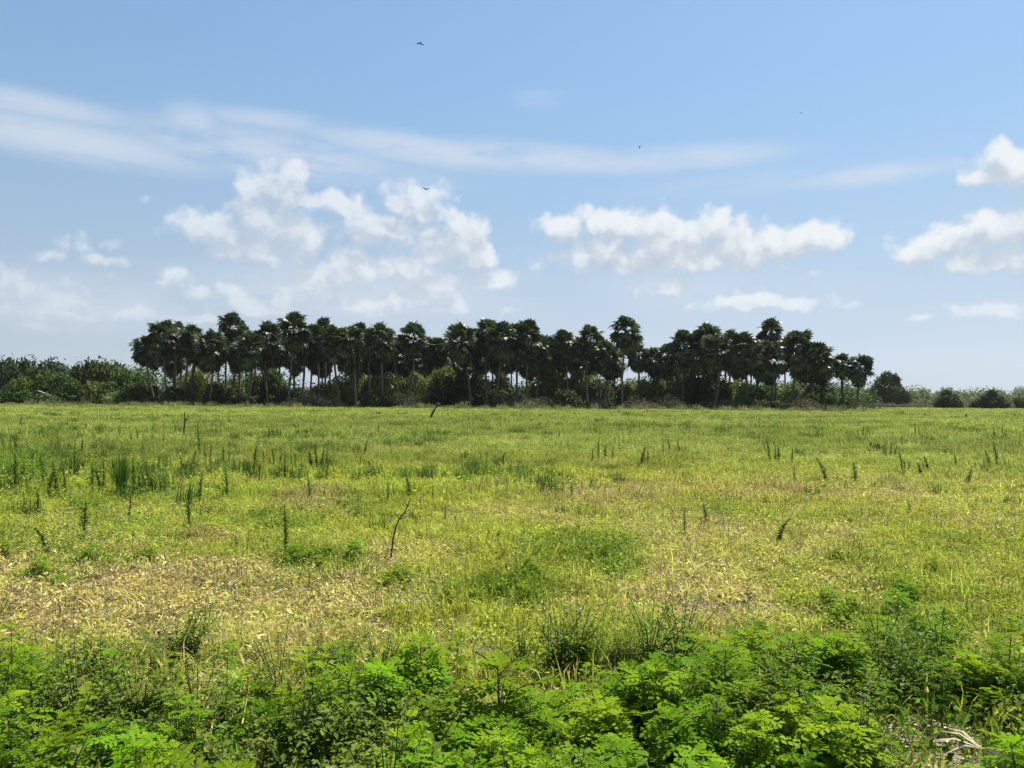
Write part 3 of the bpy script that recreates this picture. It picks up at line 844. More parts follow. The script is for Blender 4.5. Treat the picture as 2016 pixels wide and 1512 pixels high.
def field_values(x, y):
    P = np.stack([x, y, np.zeros_like(x)], -1)
    px, py = to_px(P)
    ch = {'dry': np.zeros_like(x), 'brown': np.zeros_like(x), 'lush': np.zeros_like(x)}
    wob = (fbm(x * 1.2, y * 1.2, 31, 3) - .5) * 1.3
    for (cx, cyy, rx, ry, c, a) in PATCH:
        q = np.sqrt(((px - cx) / rx) ** 2 + ((py - cyy) / ry) ** 2) + wob
        ch[c] = np.maximum(ch[c], a * np.clip(1.5 - q, 0, 1))
    d = np.hypot(x, y)
    n1 = fbm(x * .8, y * .55, 51, 4); n2 = fbm(x * 2.2, y * 2.2, 61, 3)
    ch['dry'] = np.clip(ch['dry'] + (n1 - .55) * 1.6 * np.clip((40 - d) / 25, .25, 1), 0, 1)
    ch['lush'] = np.clip(ch['lush'] + (n2 - .6) * 1.8, 0, 1)
    # lush foreground weeds zone
    ch['lush'] = np.maximum(ch['lush'], np.clip((4.40 - y + (n2 - .5) * 2.4 + np.clip(x, 0, 3) * .2) / .8, 0, 1))
    ch['dry'] = ch['dry'] * (1 - .8 * ch['lush'])
    ch['brown'] = ch['brown'] * (1 - .6 * ch['lush'])
    return ch, d, px, py

C_LUSH = np.array([0.135, 0.22, 0.024]); C_YEL = np.array([0.33, 0.365, 0.050]); C_FAR = np.array([0.285, 0.33, 0.070])
C_DRY = np.array([0.60, 0.51, 0.18]); C_BROWN = np.array([0.30, 0.215, 0.105])
def field_color(x, y, n, jitter=.18, dryness=1.0):
    ch, d, px, py = field_values(x, y)
    band = np.clip((d - 16) / 8, 0, 1)                       # beyond the bright band the sward is duller
    streak = fbm(x * .09, y * .2, 77, 4)
    c = C_YEL * (1 - band[:, None]) + C_FAR * band[:, None]
    c = c * (0.55 + 0.95 * streak[:, None])
    yl = np.clip((fbm(x * .35, y * .5, 83, 3) - .45) * 3, 0, 1)[:, None]
    c = c * (1 - .3 * yl) + C_LUSH * 1.1 * .3 * yl
    for key, col in (('dry', C_DRY), ('brown', C_BROWN), ('lush', C_LUSH)):
        m = np.clip(ch[key] * (1 + rng.normal(0, .35, len(x))) * (dryness if key != 'lush' else 1), 0, 1)[:, None]
        c = c * (1 - m) + col * m
    c = c * (1 + rng.normal(0, jitter, (len(x), 1))) * (1 + rng.normal(0, .06, (len(x), 3)))
    return np.clip(c, 0.01, .8), ch, d

def wedge(n, d0, d1, margin=2.5, power=1.0):
    """random ground points in the viewed wedge between distances d0 and d1, with room to step aside"""
    u = rng.uniform(0, 1, n)
    y = np.sqrt(d0 ** 2 + (d1 ** 2 - d0 ** 2) * u)
    half = 0.70 * y + margin
    x = rng.uniform(-1, 1, n) * half
    return x, y

def proto(coll, me):
    o = bpy.data.objects.new(me.name, me); coll.objects.link(o); return o

def blade_tuft(name, seed, n, rad, h, w, mat, lean=.5, segs=2):
    r = np.random.default_rng(seed)
    b = MB()
    for i in range(n):
        a = r.uniform(0, 6.28); q = math.sqrt(r.uniform()) * rad
        p = np.array([math.cos(a) * q, math.sin(a) * q, 0])
        az = r.uniform(0, 6.28); ln = abs(r.normal(0, lean)) + .05
        d = np.array([math.cos(az), math.sin(az), 0]); s = np.array([-math.sin(az), math.cos(az), 0])
        L = r.uniform(h[0], h[1]); W = r.uniform(w[0], w[1]) * .5
        m = p + d * L * ln * .3 + np.array([0, 0, L * .6])
        t = p + d * L * ln * 1.0 + np.array([0, 0, L * (1 - .28 * min(ln, 1.6))])
        b.add([p - s * W, p + s * W, m + s * W * .8, m - s * W * .8, t], [(0, 1, 2, 3), (3, 2, 4)], r.uniform(0, 1))
    return b.mesh(name, mat)

def leaf_tuft(name, seed, n, rad, h, size, mat):
    r = np.random.default_rng(seed)
    b = MB()
    for i in range(n):
        a = r.uniform(0, 6.28); q = math.sqrt(r.uniform()) * rad
        z = r.uniform(h[0], h[1]) * (1 - .5 * q / rad)
        c = np.array([math.cos(a) * q, math.sin(a) * q, z])
        nr = r.normal(0, .55, 3) + np.array([0, 0, 1]); nr /= np.linalg.norm(nr)
        u = np.cross(nr, r.normal(size=3)); u /= np.linalg.norm(u); v = np.cross(nr, u)
        L = r.uniform(size[0], size[1]) * .5; W = L * r.uniform(.4, .75)
        b.add([c - u * L, c - v * W + nr * L * .2, c + u * L, c + v * W + nr * L * .2], [(0, 1, 2), (0, 2, 3)], r.uniform(0, 1))
    return b.mesh(name, mat)

def litter_tuft(name, seed, n, rad, size, mat):
    r = np.random.default_rng(seed)
    b = MB()
    for i in range(n):
        a = r.uniform(0, 6.28); q = math.sqrt(r.uniform()) * rad
        c = np.array([math.cos(a) * q, math.sin(a) * q, r.uniform(.005, .06)])
        az = r.uniform(0, 6.28); d = np.array([math.cos(az), math.sin(az), r.normal(0, .45)]); s = np.array([-math.sin(az), math.cos(az), r.normal(0, .3)])
        L = r.uniform(size[0], size[1]) * .5; W = L * r.uniform(.10, .34)
        k = np.array([0, 0, L * r.uniform(0, .6)])
        b.add([c - d * L, c + s * W + k, c + d * L, c - s * W + k], [(0, 1, 2), (0, 2, 3)], r.uniform(0, 1))
    return b.mesh(name, mat)

def scatter(name, coll, P, rot, sc, idx, tint, label, cat=None):
    me = bpy.data.meshes.new(name)
    me.vertices.add(len(P)); me.vertices.foreach_set('co', P.astype(np.float32).ravel())
    a = me.attributes.new('rot', 'FLOAT_VECTOR', 'POINT'); a.data.foreach_set('vector', rot.astype(np.float32).ravel())
    a = me.attributes.new('scl', 'FLOAT_VECTOR', 'POINT'); a.data.foreach_set('vector', sc.astype(np.float32).ravel())
    a = me.attributes.new('idx', 'INT', 'POINT'); a.data.foreach_set('value', idx.astype(np.int32))
    if tint is not None:
        a = me.attributes.new('tint', 'FLOAT_COLOR', 'POINT')
        a.data.foreach_set('color', np.concatenate([tint, np.ones((len(P), 1))], 1).astype(np.float32).ravel())
    o = link(name, me)
    g = bpy.data.node_groups.new(name, 'GeometryNodeTree')
    g.interface.new_socket('Geometry', in_out='INPUT', socket_type='NodeSocketGeometry')
    g.interface.new_socket('Geometry', in_out='OUTPUT', socket_type='NodeSocketGeometry')
    N = g.nodes; L = g.links
    gi = N.new('NodeGroupInput'); go = N.new('NodeGroupOutput')
    ip = N.new('GeometryNodeInstanceOnPoints')
    ci = N.new('GeometryNodeCollectionInfo'); ci.inputs['Collection'].default_value = coll
    ci.inputs['Separate Children'].default_value = True; ci.inputs['Reset Children'].default_value = True
    def na(nm, ty):
        n = N.new('GeometryNodeInputNamedAttribute'); n.data_type = ty; n.inputs[0].default_value = nm
        return n.outputs[0]
    er = N.new('FunctionNodeEulerToRotation')
    L.new(na('rot', 'FLOAT_VECTOR'), er.inputs[0])
    L.new(gi.outputs[0], ip.inputs['Points']); L.new(ci.outputs[0], ip.inputs['Instance'])
    ip.inputs['Pick Instance'].default_value = True
    L.new(na('idx', 'INT'), ip.inputs['Instance Index'])
    L.new(er.outputs[0], ip.inputs['Rotation']); L.new(na('scl', 'FLOAT_VECTOR'), ip.inputs['Scale'])
    L.new(ip.outputs[0], go.inputs[0])
    md = o.modifiers.new('scatter', 'NODES'); md.node_group = g
    return tag(o, label, cat, None, 'stuff')

def place(x, y, n, sc, sj=.25, tilt=.12, zs=None):
    P = np.stack([x, y, ground_z(x, y) - .005], -1)
    rot = np.stack([rng.normal(0, tilt, n), rng.normal(0, tilt, n), rng.uniform(0, 6.28, n)], -1)
    s = np.clip(sc * (1 + rng.normal(0, sj, n)), .2, None)
    S = np.stack([s, s, s if zs is None else s * zs], -1)
    return P, rot, S

def build_field():
    # near and middle grass
    cg = bpy.data.collections.new('grass_tufts')
    for j in range(6): proto(cg, blade_tuft('tuft_%02d' % j, 200 + j, 40, .13, (.04, .15), (.004, .010), M['field'], .8))
    for j in range(3): proto(cg, blade_tuft('tuft_%02d' % (6 + j), 220 + j, 26, .16, (.10, .26), (.005, .010), M['field'], .55))
    Ps = []
    for (n, d0, d1, sc, mg) in ((11500, 1.6, 12.5, 1.0, 2.5), (17000, 12, 26, 1.35, 3), (16000, 25, 48, 1.9, 4)):
        x, y = wedge(n, d0, d1, mg)
        c, ch, d = field_color(x, y, n)
        keep = rng.uniform(0, 1, n) > .15 * ch['dry'] * (d < 13) + .55 * (ch['lush'] * (y < 5.2))
        x, y, c, ch, d = x[keep], y[keep], c[keep], {k_: v[keep] for k_, v in ch.items()}, d[keep]
        m = len(x)
        hs = (0.22 + 1.1 * fbm(x * .8, y * .8, 91, 3)) * (1 - .35 * ch['dry'])
        P, rot, S = place(x, y, m, sc, zs=hs)
        idx = np.where(rng.uniform(0, 1, m) < .09, rng.integers(6, 9, m), rng.integers(0, 6, m))
        Ps.append((P, rot, S, idx, c))
    x, y = wedge(200, 1.8, 5.0, 1.5); m = len(x)          # bleached and half green grass standing among the near weeds
    P, rot, S = place(x, y, m, 1.0, zs=.55 + .5 * rng.uniform(0, 1, m))
    mx_ = rng.uniform(0, 1, (m, 1))
    Ps.append((P, rot, S, rng.integers(6, 9, m), np.clip((C_DRY * mx_ + C_YEL * (1 - mx_)) * (1 + rng.normal(0, .15, (m, 1))), .02, .8)))
    P, rot, S, idx, c = (np.concatenate(z) for z in zip(*Ps))
    scatter('meadow_grass', cg, P, rot, S, idx, c, 'yellow green pasture grass covering the near half of the field', 'grass')
    # far sward
    cf = bpy.data.collections.new('far_tufts')
    for j in range(5): proto(cf, blade_tuft('far_%02d' % j, 240 + j, 46, .42, (.10, .34), (.018, .045), M['field'], .7))
    Ps = []
    for (n, d0, d1, sc) in ((26000, 46, 90, .95), (34000, 90, 160, 1.15), (22000, 160, 262, 1.6)):
        x, y = wedge(n, d0, d1, 6)
        c, ch, d = field_color(x, y, n, .14)
        P, rot, S = place(x, y, n, sc, zs=(0.3 + 1.2 * fbm(x * .12, y * .3, 95, 3)) / max(1, sc))
        Ps.append((P, rot, S, rng.integers(0, 5, n), c))
    P, rot, S, idx, c = (np.concatenate(z) for z in zip(*Ps))
    scatter('far_grass', cf, P, rot, S, idx, c, 'green sward of the far half of the field up to the trees', 'grass')
    # broad small leaves
    cb = bpy.data.collections.new('leaf_tufts')
    for j in range(6): proto(cb, leaf_tuft('leaf_%02d' % j, 260 + j, 34, .14, (.015, .15), (.014, .036), M['field']))
    Ps = []
    for (n, d0, d1, sc) in ((15000, 1.6, 12, 1.0), (19000, 12, 34, 1.5)):
        x, y = wedge(n, d0, d1, 2.5)
        c, ch, d = field_color(x, y, n, .2, .55)
        keep = rng.uniform(0, 1, n) < .5 + .6 * ch['lush']
        x, y, c, ch = x[keep], y[keep], c[keep], {k_: v[keep] for k_, v in ch.items()}
        P, rot, S = place(x, y, len(x), sc, zs=.8 + .8 * ch['lush'])
        Ps.append((P, rot, S, rng.integers(0, 6, len(x)), c))
    P, rot, S, idx, c = (np.concatenate(z) for z in zip(*Ps))
    scatter('low_weeds', cb, P, rot, S, idx, c, 'small broad leaved weeds mixed through the near grass', 'weeds')
    # darker clumps of coarse weeds dotted over the sward
    cd = bpy.data.collections.new('coarse_tufts')
    for j in range(4): proto(cd, blade_tuft('coarse_%02d' % j, 250 + j, 60, .22, (.12, .34), (.012, .024), M['field'], .45))
    Ps = []
    m = 2600                                              # tall grass along the foot of the grove
    y = rng.uniform(121, 133, m); x = (rng.uniform(-60, 1700, m) - 1008) / F * y
    keep = fbm(x * .12, y * .1, 161, 3) + rng.normal(0, .1, m) > .47
    x, y = x[keep], y[keep]; m = len(x)
    c = np.array([.17, .19, .06]) * (1 + rng.normal(0, .3, (m, 1))) + rng.uniform(0, .05, (m, 1))
    P, rot, S = place(x, y, m, 2.0, .45, zs=.5 + 1.1 * rng.uniform(0, 1, m) ** 2)
    Ps.append((P, rot, S, rng.integers(0, 4, m), np.clip(c, .01, .5)))
    m = 2200                                              # loose grassy band of upright stems, mostly at the left
    y = rng.uniform(10, 34, m); x = (rng.uniform(-80, 1100, m) - 1008) / F * y
    q = (x / y * F + 1008) / 1100
    keep = (fbm(x * .35, y * .30, 171, 3) + rng.normal(0, .05, m) > .50 + .10 * q)
    x, y = x[keep], y[keep]; m = len(x)
    c = np.array([.12, .19, .035]) * (1 + rng.normal(0, .25, (m, 1)))
    P, rot, S = place(x, y, m, .55, .3, zs=1.3 + .9 * rng.uniform(0, 1, m))
    Ps.append((P, rot, S, rng.integers(0, 4, m), np.clip(c, .01, .5)))
    for (n, d0, d1, sc) in ((500, 9, 30, .5), (3200, 30, 80, 1.1), (3600, 80, 200, 2.0)):
        x, y = wedge(n, d0, d1, 5)
        keep = fbm(x * .25, y * .35, 151, 3) + rng.normal(0, .06, n) > .52
        x, y = x[keep], y[keep]; m = len(x)
        c = np.array([.11, .165, .026]) * (1 + rng.normal(0, .25, (m, 1)))
        P, rot, S = place(x, y, m, sc, .35, zs=.9 / sc ** .6)
        Ps.append((P, rot, S, rng.integers(0, 4, m), np.clip(c, .01, .5)))
    P, rot, S, idx, c = (np.concatenate(z) for z in zip(*Ps))
    scatter('coarse_grass', cd, P, rot, S, idx, c, 'darker coarse grass clumps dotted over the whole field', 'grass')
    # litter
    cl = bpy.data.collections.new('litter_bits')
    for j in range(5): proto(cl, litter_tuft('bits_%02d' % j, 280 + j, 60, .16, (.008, .045), M['litter']))
    n = 12000
    x, y = wedge(n, 1.6, 15, 2.5)
    ch, d, px, py = field_values(x, y)
    keep = rng.uniform(0, 1, n) < .5 + .5 * np.maximum(ch['dry'], ch['brown'])
    x, y, ch = x[keep], y[keep], {k_: v[keep] for k_, v in ch.items()}
    m = len(x)
    mixv = rng.uniform(0, 1, (m, 1))
    c = (np.array([.60, .51, .24]) * mixv + np.array([.42, .34, .19]) * (1 - mixv)) * (1 + rng.normal(0, .2, (m, 1)))
    P, rot, S = place(x, y, m, 1.0, zs=.6 + 1.0 * ch['dry'])
    scatter('plant_litter', cl, P, rot, S, rng.integers(0, 5, m), np.clip(c, .02, .8), 'tan dead leaves and straw lying between the plants', 'litter')
    # tiny white flowers and bleached flecks
    cw = bpy.data.collections.new('flower_heads')
    for j in range(3):
        r = np.random.default_rng(290 + j); b = MB()
        for i in range(5):
            a = r.uniform(0, 6.28); q = r.uniform(0, .12); h = r.uniform(.06, .2)
            p = np.array([math.cos(a) * q, math.sin(a) * q, h])
            b.tube([p * np.array([1, 1, 0]), p], .0015, 3, .5, 1, cap=False)
            for t in range(6):
                an = t * math.pi / 3; s = .0055
                b.add([p, p + np.array([math.cos(an) * s, math.sin(an) * s, .002]), p + np.array([math.cos(an + .9) * s, math.sin(an + .9) * s, .001])], [(0, 1, 2)], r.uniform())
        proto(cw, b.mesh('flower_%02d' % j, [M['petal'], M['weed_stem']]))
    n = 1000
    x, y = wedge(n, 2.2, 14, 2)
    P, rot, S = place(x, y, n, 1.0)
    scatter('wild_flowers', cw, P, rot, S, rng.integers(0, 3, n), None, 'tiny white flower heads dotted through the near grass', 'flowers')
build_field()

# ------------------------------------------------------------------ foreground feathery weeds
def feather_leaf(b, base, d, up, L, r, var):
    """one lobed leaf: a midrib of kite-shaped lobes"""
    d = d / np.linalg.norm(d)
    s = np.cross(d, up); s /= np.linalg.norm(s) + 1e-9
    n = np.cross(s, d)
    k = 3
    V, Fc = [], []
    def kite(p, q, w):
        i = len(V)
        ax = q - p; sd = np.cross(ax, n); sd /= np.linalg.norm(sd) + 1e-9
        V.extend([p, p + ax * .55 + sd * w, q, p + ax * .55 - sd * w]); Fc.append((i, i + 1, i + 2, i + 3))
    for t in range(k):
        f = .22 + .62 * t / (k - 1)
        p = base + d * L * f + n * L * (-.22 * f * f)
        ll = L * .50 * (1 - .55 * abs(f - .4))
        for sg in (-1, 1):
            q = p + (s * sg * .8 + d * .6) * ll - n * ll * .15
            kite(p, q, ll * .31)
    p = base; q = base + d * L - n * L * .25
    kite(p, q, L * .06)
    b.add(V, Fc, var)

def weed_plant(seed, h, nbr, spread, leaf=.054):
    """returns stem mesh, foliage mesh"""
    r = np.random.default_rng(seed)
    st, fo = MB(), MB()
    lean = r.normal(0, .05, 2)
    axis = lambda t: np.array([lean[0] * t * t * h, lean[1] * t * t * h, t * h])
    st.tube([axis(t) for t in (0, .35, .7, 1.0)], [.0048, .004, .003, .0012], 5)
    for i in range(nbr):
        t = .12 + .86 * (i + r.uniform(0, 1)) / nbr
        az = i * 2.4 + r.normal(0, .3)
        L = spread * (1.15 - .75 * t) * r.uniform(.7, 1.2)
        d = np.array([math.cos(az), math.sin(az), .55])
        p0 = axis(t); p1 = p0 + d * L * .6; p2 = p0 + d * L + np.array([0, 0, -.1 * L])
        st.tube([p0, p1, p2], [.0022, .0017, .001], 3, cap=False)
        m = 8 if t < .7 else 6
        for j in range(m):
            f = (j + 1) / m
            b0 = p0 + (p2 - p0) * f
            sgn = 1 if j % 2 else -1
            side = np.array([-math.sin(az), math.cos(az), 0]) * sgn
            dd = np.array([math.cos(az), math.sin(az), .1]) * (.35 + .7 * (j == m - 1)) + side * (.9 if j < m - 1 else .1) + r.normal(0, .2, 3)
            feather_leaf(fo, b0, dd, np.array([0, 0, 1.0]) + r.normal(0, .25, 3), leaf * r.uniform(.7, 1.25), r, np.clip(.25 + .6 * t * r.uniform(.5, 1.3), 0, 1))
    for j in range(4):
        a = j * 1.6
        feather_leaf(fo, axis(.97), np.array([math.cos(a), math.sin(a), .9]), np.array([0.1, 0, 1.0]), leaf * .7, r, .95)
    return st.mesh('stem', M['weed_stem']), fo.mesh('foliage', M['weed_leaf'])

def broad_weed(seed, h, nst, spread):
    """low branching weed with small oval leaves"""
    r = np.random.default_rng(seed)
    st, fo = MB(), MB()
    for i in range(nst):
        az = r.uniform(0, 6.28); L = h * r.uniform(.6, 1.05); ou = spread * r.uniform(.2, 1)
        p1 = np.array([math.cos(az) * ou * .4, math.sin(az) * ou * .4, L * .6]); p2 = np.array([math.cos(az) * ou, math.sin(az) * ou, L])
        st.tube([np.zeros(3), p1, p2], [.003, .0022, .0012], 3, cap=False)
        for j in range(20):
            f = .25 + .75 * (j + r.uniform()) / 20
            p = (p1 * (f / .6) if f < .6 else p1 + (p2 - p1) * (f - .6) / .4)
            a = j * 2.4 + r.normal(0, .4); l = r.uniform(.013, .030); w = l * r.uniform(.26, .4)
            d = np.array([math.cos(a), math.sin(a), r.normal(.15, .35)]); d /= np.linalg.norm(d)
            s = np.cross(d, [0, 0, 1.]); s /= np.linalg.norm(s); up = np.cross(s, d)
            b0 = p + d * .008
            fo.add([b0, b0 + d * l * .45 + s * w + up * l * .12, b0 + d * l - up * l * .1, b0 + d * l * .45 - s * w + up * l * .12], [(0, 1, 2), (0, 2, 3)], np.clip(f * .6 + r.uniform(0, .4), 0, 1))
    return st.mesh('stem', M['weed_stem']), fo.mesh('foliage', M['broad_leaf'])
BROAD = [broad_weed(640 + i, h, n_, sp) for i, (h, n_, sp) in enumerate([(.22, 9, .16), (.28, 11, .18), (.18, 8, .17), (.33, 12, .16)])]
WEEDS = [weed_plant(600 + i, h, nb, sp) for i, (h, nb, sp) in enumerate([(.5, 15, .17), (.42, 13, .18), (.6, 16, .16), (.36, 12, .2), (.55, 18, .2), (.48, 12, .15)])]
SHORT = [weed_plant(620 + i, h, nb, sp, .065) for i, (h, nb, sp) in enumerate([(.24, 10, .13), (.3, 11, .14), (.2, 9, .13), (.27, 12, .16)])]

def put_weed(px, py, h, label, group=None, variant=None, name='leafy_weed'):
    g = ground_at(px, py); g[2] = float(ground_z(g[0], g[1]))
    v = random.randrange(len(WEEDS)) if variant is None else variant
    hh = (.5, .42, .6, .36, .55, .48)[v]
    root = empty(name, tuple(g), random.uniform(0, 6.28), h / hh)
    tag(root, label, 'weed', group)
    link('stem', WEEDS[v][0], root); link('foliage', WEEDS[v][1], root)
    return root

NOTABLE = [
 (445,1405,.36,2,'dark stemmed sapling-like weed with drooping side leaves at the near edge of the tan patch'),
 (22,1450,.52,2,'tall thin-stemmed weed nearest the left picture edge in the foreground'),
 (230,1415,.32,5,'leaning weed stem in the foreground left, over white specks'),
 (900,1350,.28,5,'slim upright weed with a tufted tip standing at the middle of the foreground'),
 (1580,1500,.55,4,'large bushy weed with a dark straight stem right of the bottom centre'),
 (1855,1440,.36,0,'single weed with bare dark lower stem beside the bare litter patch'),
 (1425,1480,.50,1,'broad leafy weed crowding the large bushy one on its left'),
 (60,1480,.46,0,'leafy weed at the bottom left corner'),
 (1540,1370,.30,3,'spreading weed with drooping leaf sprays behind the large bushy one'),
 (620,1500,.50,4,'dense leafy weed in the dark hollow left of the bottom centre'),
 (1985,1390,.42,3,'leafy weed at the right picture edge in the foreground'),
 (1360,1345,.30,1,'fresh green weed where the foreground greenery meets the dry grass, right of centre'),
]
for (px, py, h, v, lab) in NOTABLE: put_weed(px, py, h, lab, None, v)
cnt = 0
while cnt < 125:
    y = random.uniform(2.1, 4.7); x = random.uniform(-1, 1) * (.70 * y + .8)
    px, py = to_px(np.array([x, y, 0.]))
    if 1690 < px < 1900 and 1400 < py < 1500: continue
    if 1700 < px < 2080 and py > 1405: continue
    if y > 4.15 and px < 1100: continue
    if y > 3.7 and px < 650 and random.random() < .6: continue
    if fbm(np.array([x * 1.4]), np.array([y * 1.4]), 131, 2)[0] < .46: continue
    h = random.uniform(.24, .42) * (1.05 if y < 3.3 else .85)
    root = put_weed(float(px), float(py), h, 'bright green feathery weed among its like in the foreground greenery', 'feathery weeds massed in the foreground')
    cnt += 1

def build_undergrowth():
    cu = bpy.data.collections.new('undergrowth')
    for j, (s, f) in enumerate(SHORT + BROAD):
        b = MB()
        for k_, me in ((0, f), (1, s)):
            V = np.empty(len(me.vertices) * 3); me.vertices.foreach_get('co', V)
            var = np.empty(len(me.vertices)); me.attributes['var'].data.foreach_get('value', var)
            b.add(V.reshape(-1, 3), [tuple(p.vertices) for p in me.polygons], var, k_)
        proto(cu, b.mesh('under_%02d' % j, [M['weed_leaf'] if j < len(SHORT) else M['broad_leaf'], M['weed_stem']]))
    n = 3400
    x, y = wedge(n, 1.7, 7.5, 1.2)
    ch, d, px, py = field_values(x, y)
    prob = np.clip(ch['lush'] * 1.1 - .15, 0, 1) * np.where(y > 5.2, .5, 1)
    bare = ((px > 1700) & (px < 1900) & (py > 1415) & (py < 1640)) | ((px > 1830) & (px < 2050) & (py > 1455) & (py < 1640)) | ((px > 1700) & (py > 1490) & (rng.uniform(0, 1, n) < .55))
    keep = (rng.uniform(0, 1, n) < prob) & ~bare
    x, y = x[keep], y[keep]
    P, rot, S = place(x, y, len(x), 1.0, .25)
    S *= np.where(y > 4.6, .55, 1.0)[:, None]
    ns = len(SHORT); m = len(x)
    idx = np.where((rng.uniform(0, 1, m) < .38) | (fbm(x * 1.1, y * 1.1, 141, 2) > .60), ns + rng.integers(0, len(BROAD), m), rng.integers(0, ns, m))
    idx = np.where(y > 4.8, rng.integers(0, ns, m), idx)
    scatter('weed_undergrowth', cu, P, rot, S, idx, None, 'low feathery green undergrowth filling the foreground between taller weeds', 'undergrowth')
build_undergrowth()

# ------------------------------------------------------------------ tall weed stalks in the field
def stalk(seed, n=120, w=1.0, branch=0):
    """unit-height stalk with short upward leaves"""
    r = np.random.default_rng(seed)
    st, fo = MB(), MB()
    lean = r.normal(0, .10, 2)
    axis = lambda t: np.array([lean[0] * t * t, lean[1] * t * t, t])
    st.tube([axis(t) for t in (0, .4, .75, 1)], [.011, .009, .007, .003], 5)
    for i in range(n):
        t = .10 + .9 * (i + .5) / n
        if r.uniform() < .22: continue
        az = i * 2.4 + r.normal(0, .4)
        L = (.05 + .085 * math.sin(min(1, t * 1.15) * math.pi) ** .7) * w * r.uniform(.7, 1.25)
        up = r.uniform(.5, 1.4)
        d = np.array([math.cos(az), math.sin(az), up]); d /= np.linalg.norm(d)
        s = np.cross(d, [0, 0, 1]); s /= np.linalg.norm(s)
        p = axis(t); wd = .017 * w
        fo.add([p, p + d * L * .5 + s * wd, p + d * L + np.array([0, 0, -.01]), p + d * L * .5 - s * wd], [(0, 1, 2, 3)], r.uniform())
    return st.mesh('stem', M['weed_stem']), fo.mesh('foliage', M['stalk_leaf'])
STALKS = [stalk(700 + i, 150 + 12 * i, .8 + .15 * (i % 3)) for i in range(5)]
BUSHY = [stalk(720 + i, 150, 1.15) for i in range(3)]

def put_stalk(px, ytop, ybase, label, group, bushy=False, name='weed_stalk'):
    g = ground_at(px, ybase); g[2] = float(ground_z(g[0], g[1]))
    h = (ybase - ytop) / F * math.hypot(g[0], g[1])
    root = empty(name, tuple(g), random.uniform(0, 6.28), h)
    root.rotation_euler[0] = random.gauss(0, .05); root.rotation_euler[1] = random.gauss(0, .05)
    tag(root, label, 'weed', group)
    s, f = random.choice(BUSHY if bushy else STALKS)
    a = link('stem', s, root); b = link('foliage', f, root)
    k = random.uniform(.85, 1.15) * min(1.6, max(1.0, .7 / h))
    a.scale = b.scale = (k, k, 1)
    return root

SINGLE = [
 (446,922,988,1,'bushy dark weed stalk standing alone left of centre in the bright grass band'),
 (165,999,1067,1,'dark bushy weed stalk in the left field above the tan patch'),
 (92,1051,1105,1,'round bushy green weed just above the tan patch at far left'),
 (373,967,1051,0,'weed stalk with a leafy tip right of the leaning grass stems at left'),
 (391,936,1002,0,'thin weed stalk close behind the leafy-tipped one'),
 (253,980,1032,0,'small weed stalk below the fan-shaped grass clump'),
 (264,914,980,0,'dark straight weed stalk just right of the fan-shaped grass clump'),
 (182,919,978,0,'dark weed stalk left of the fan-shaped grass clump'),
 (111,919,985,1,'stout dark weed stalk with bushy foot at the left'),
 (75,971,1019,0,'weed stalk over white specks at the far left'),
 (562,1012,1112,0,'tall thin weed stalk rising beside the lush green patch'),
 (763,950,1000,0,'left one of two dark weed stalks above the bent dead twig'),
 (807,936,990,0,'right and taller one of two dark weed stalks above the bent dead twig'),
 (852,964,995,0,'short weed stalk right of the two above the bent dead twig'),
 (876,999,1040,0,'faint weed stalk right of the bent dead twig'),
 (994,936,964,0,'short dark weed stalk alone in the bright band at centre'),
 (989,888,922,0,'weed stalk at centre behind the bright band'),
 (978,1050,1078,1,'small dark leafy weed low in the grass at centre'),
 (1347,1010,1066,0,'weed stalk left of the dark spot with white flecks'),
 (1390,995,1040,1,'bushy weed over the dark spot with white flecks'),
 (1533,1030,1080,1,'dense green weed column in the near field right of centre'),
 (1627,903,952,1,'bushy weed stalk, left one of a spaced pair at right'),
 (1684,910,952,1,'bushy weed stalk, right one of a spaced pair at right'),
 (1793,990,1016,1,'small dark weed tuft low in the near right field'),
 (1906,922,956,1,'weed stalk in the grass near the right edge, nearest of its kind'),
 (1963,877,922,0,'tall weed stalk nearest the right picture edge'),
 (718,863,900,0,'dark weed stalk left of centre in the far field'),
 (744,836,854,1,'dark round weed blot left of centre in the far field'),
 (1564,914,952,0,'thin weed stalk left of the spaced bushy pair at right'),
 (1126,948,990,0,'weed stalk in the brownish grass right of centre'),
 (30,905,968,1,'large leafy dark weed clump at the left picture edge'),
]
for (px, t, b_, bu, lab) in SINGLE: put_stalk(px, t, b_, lab, None, bool(bu))
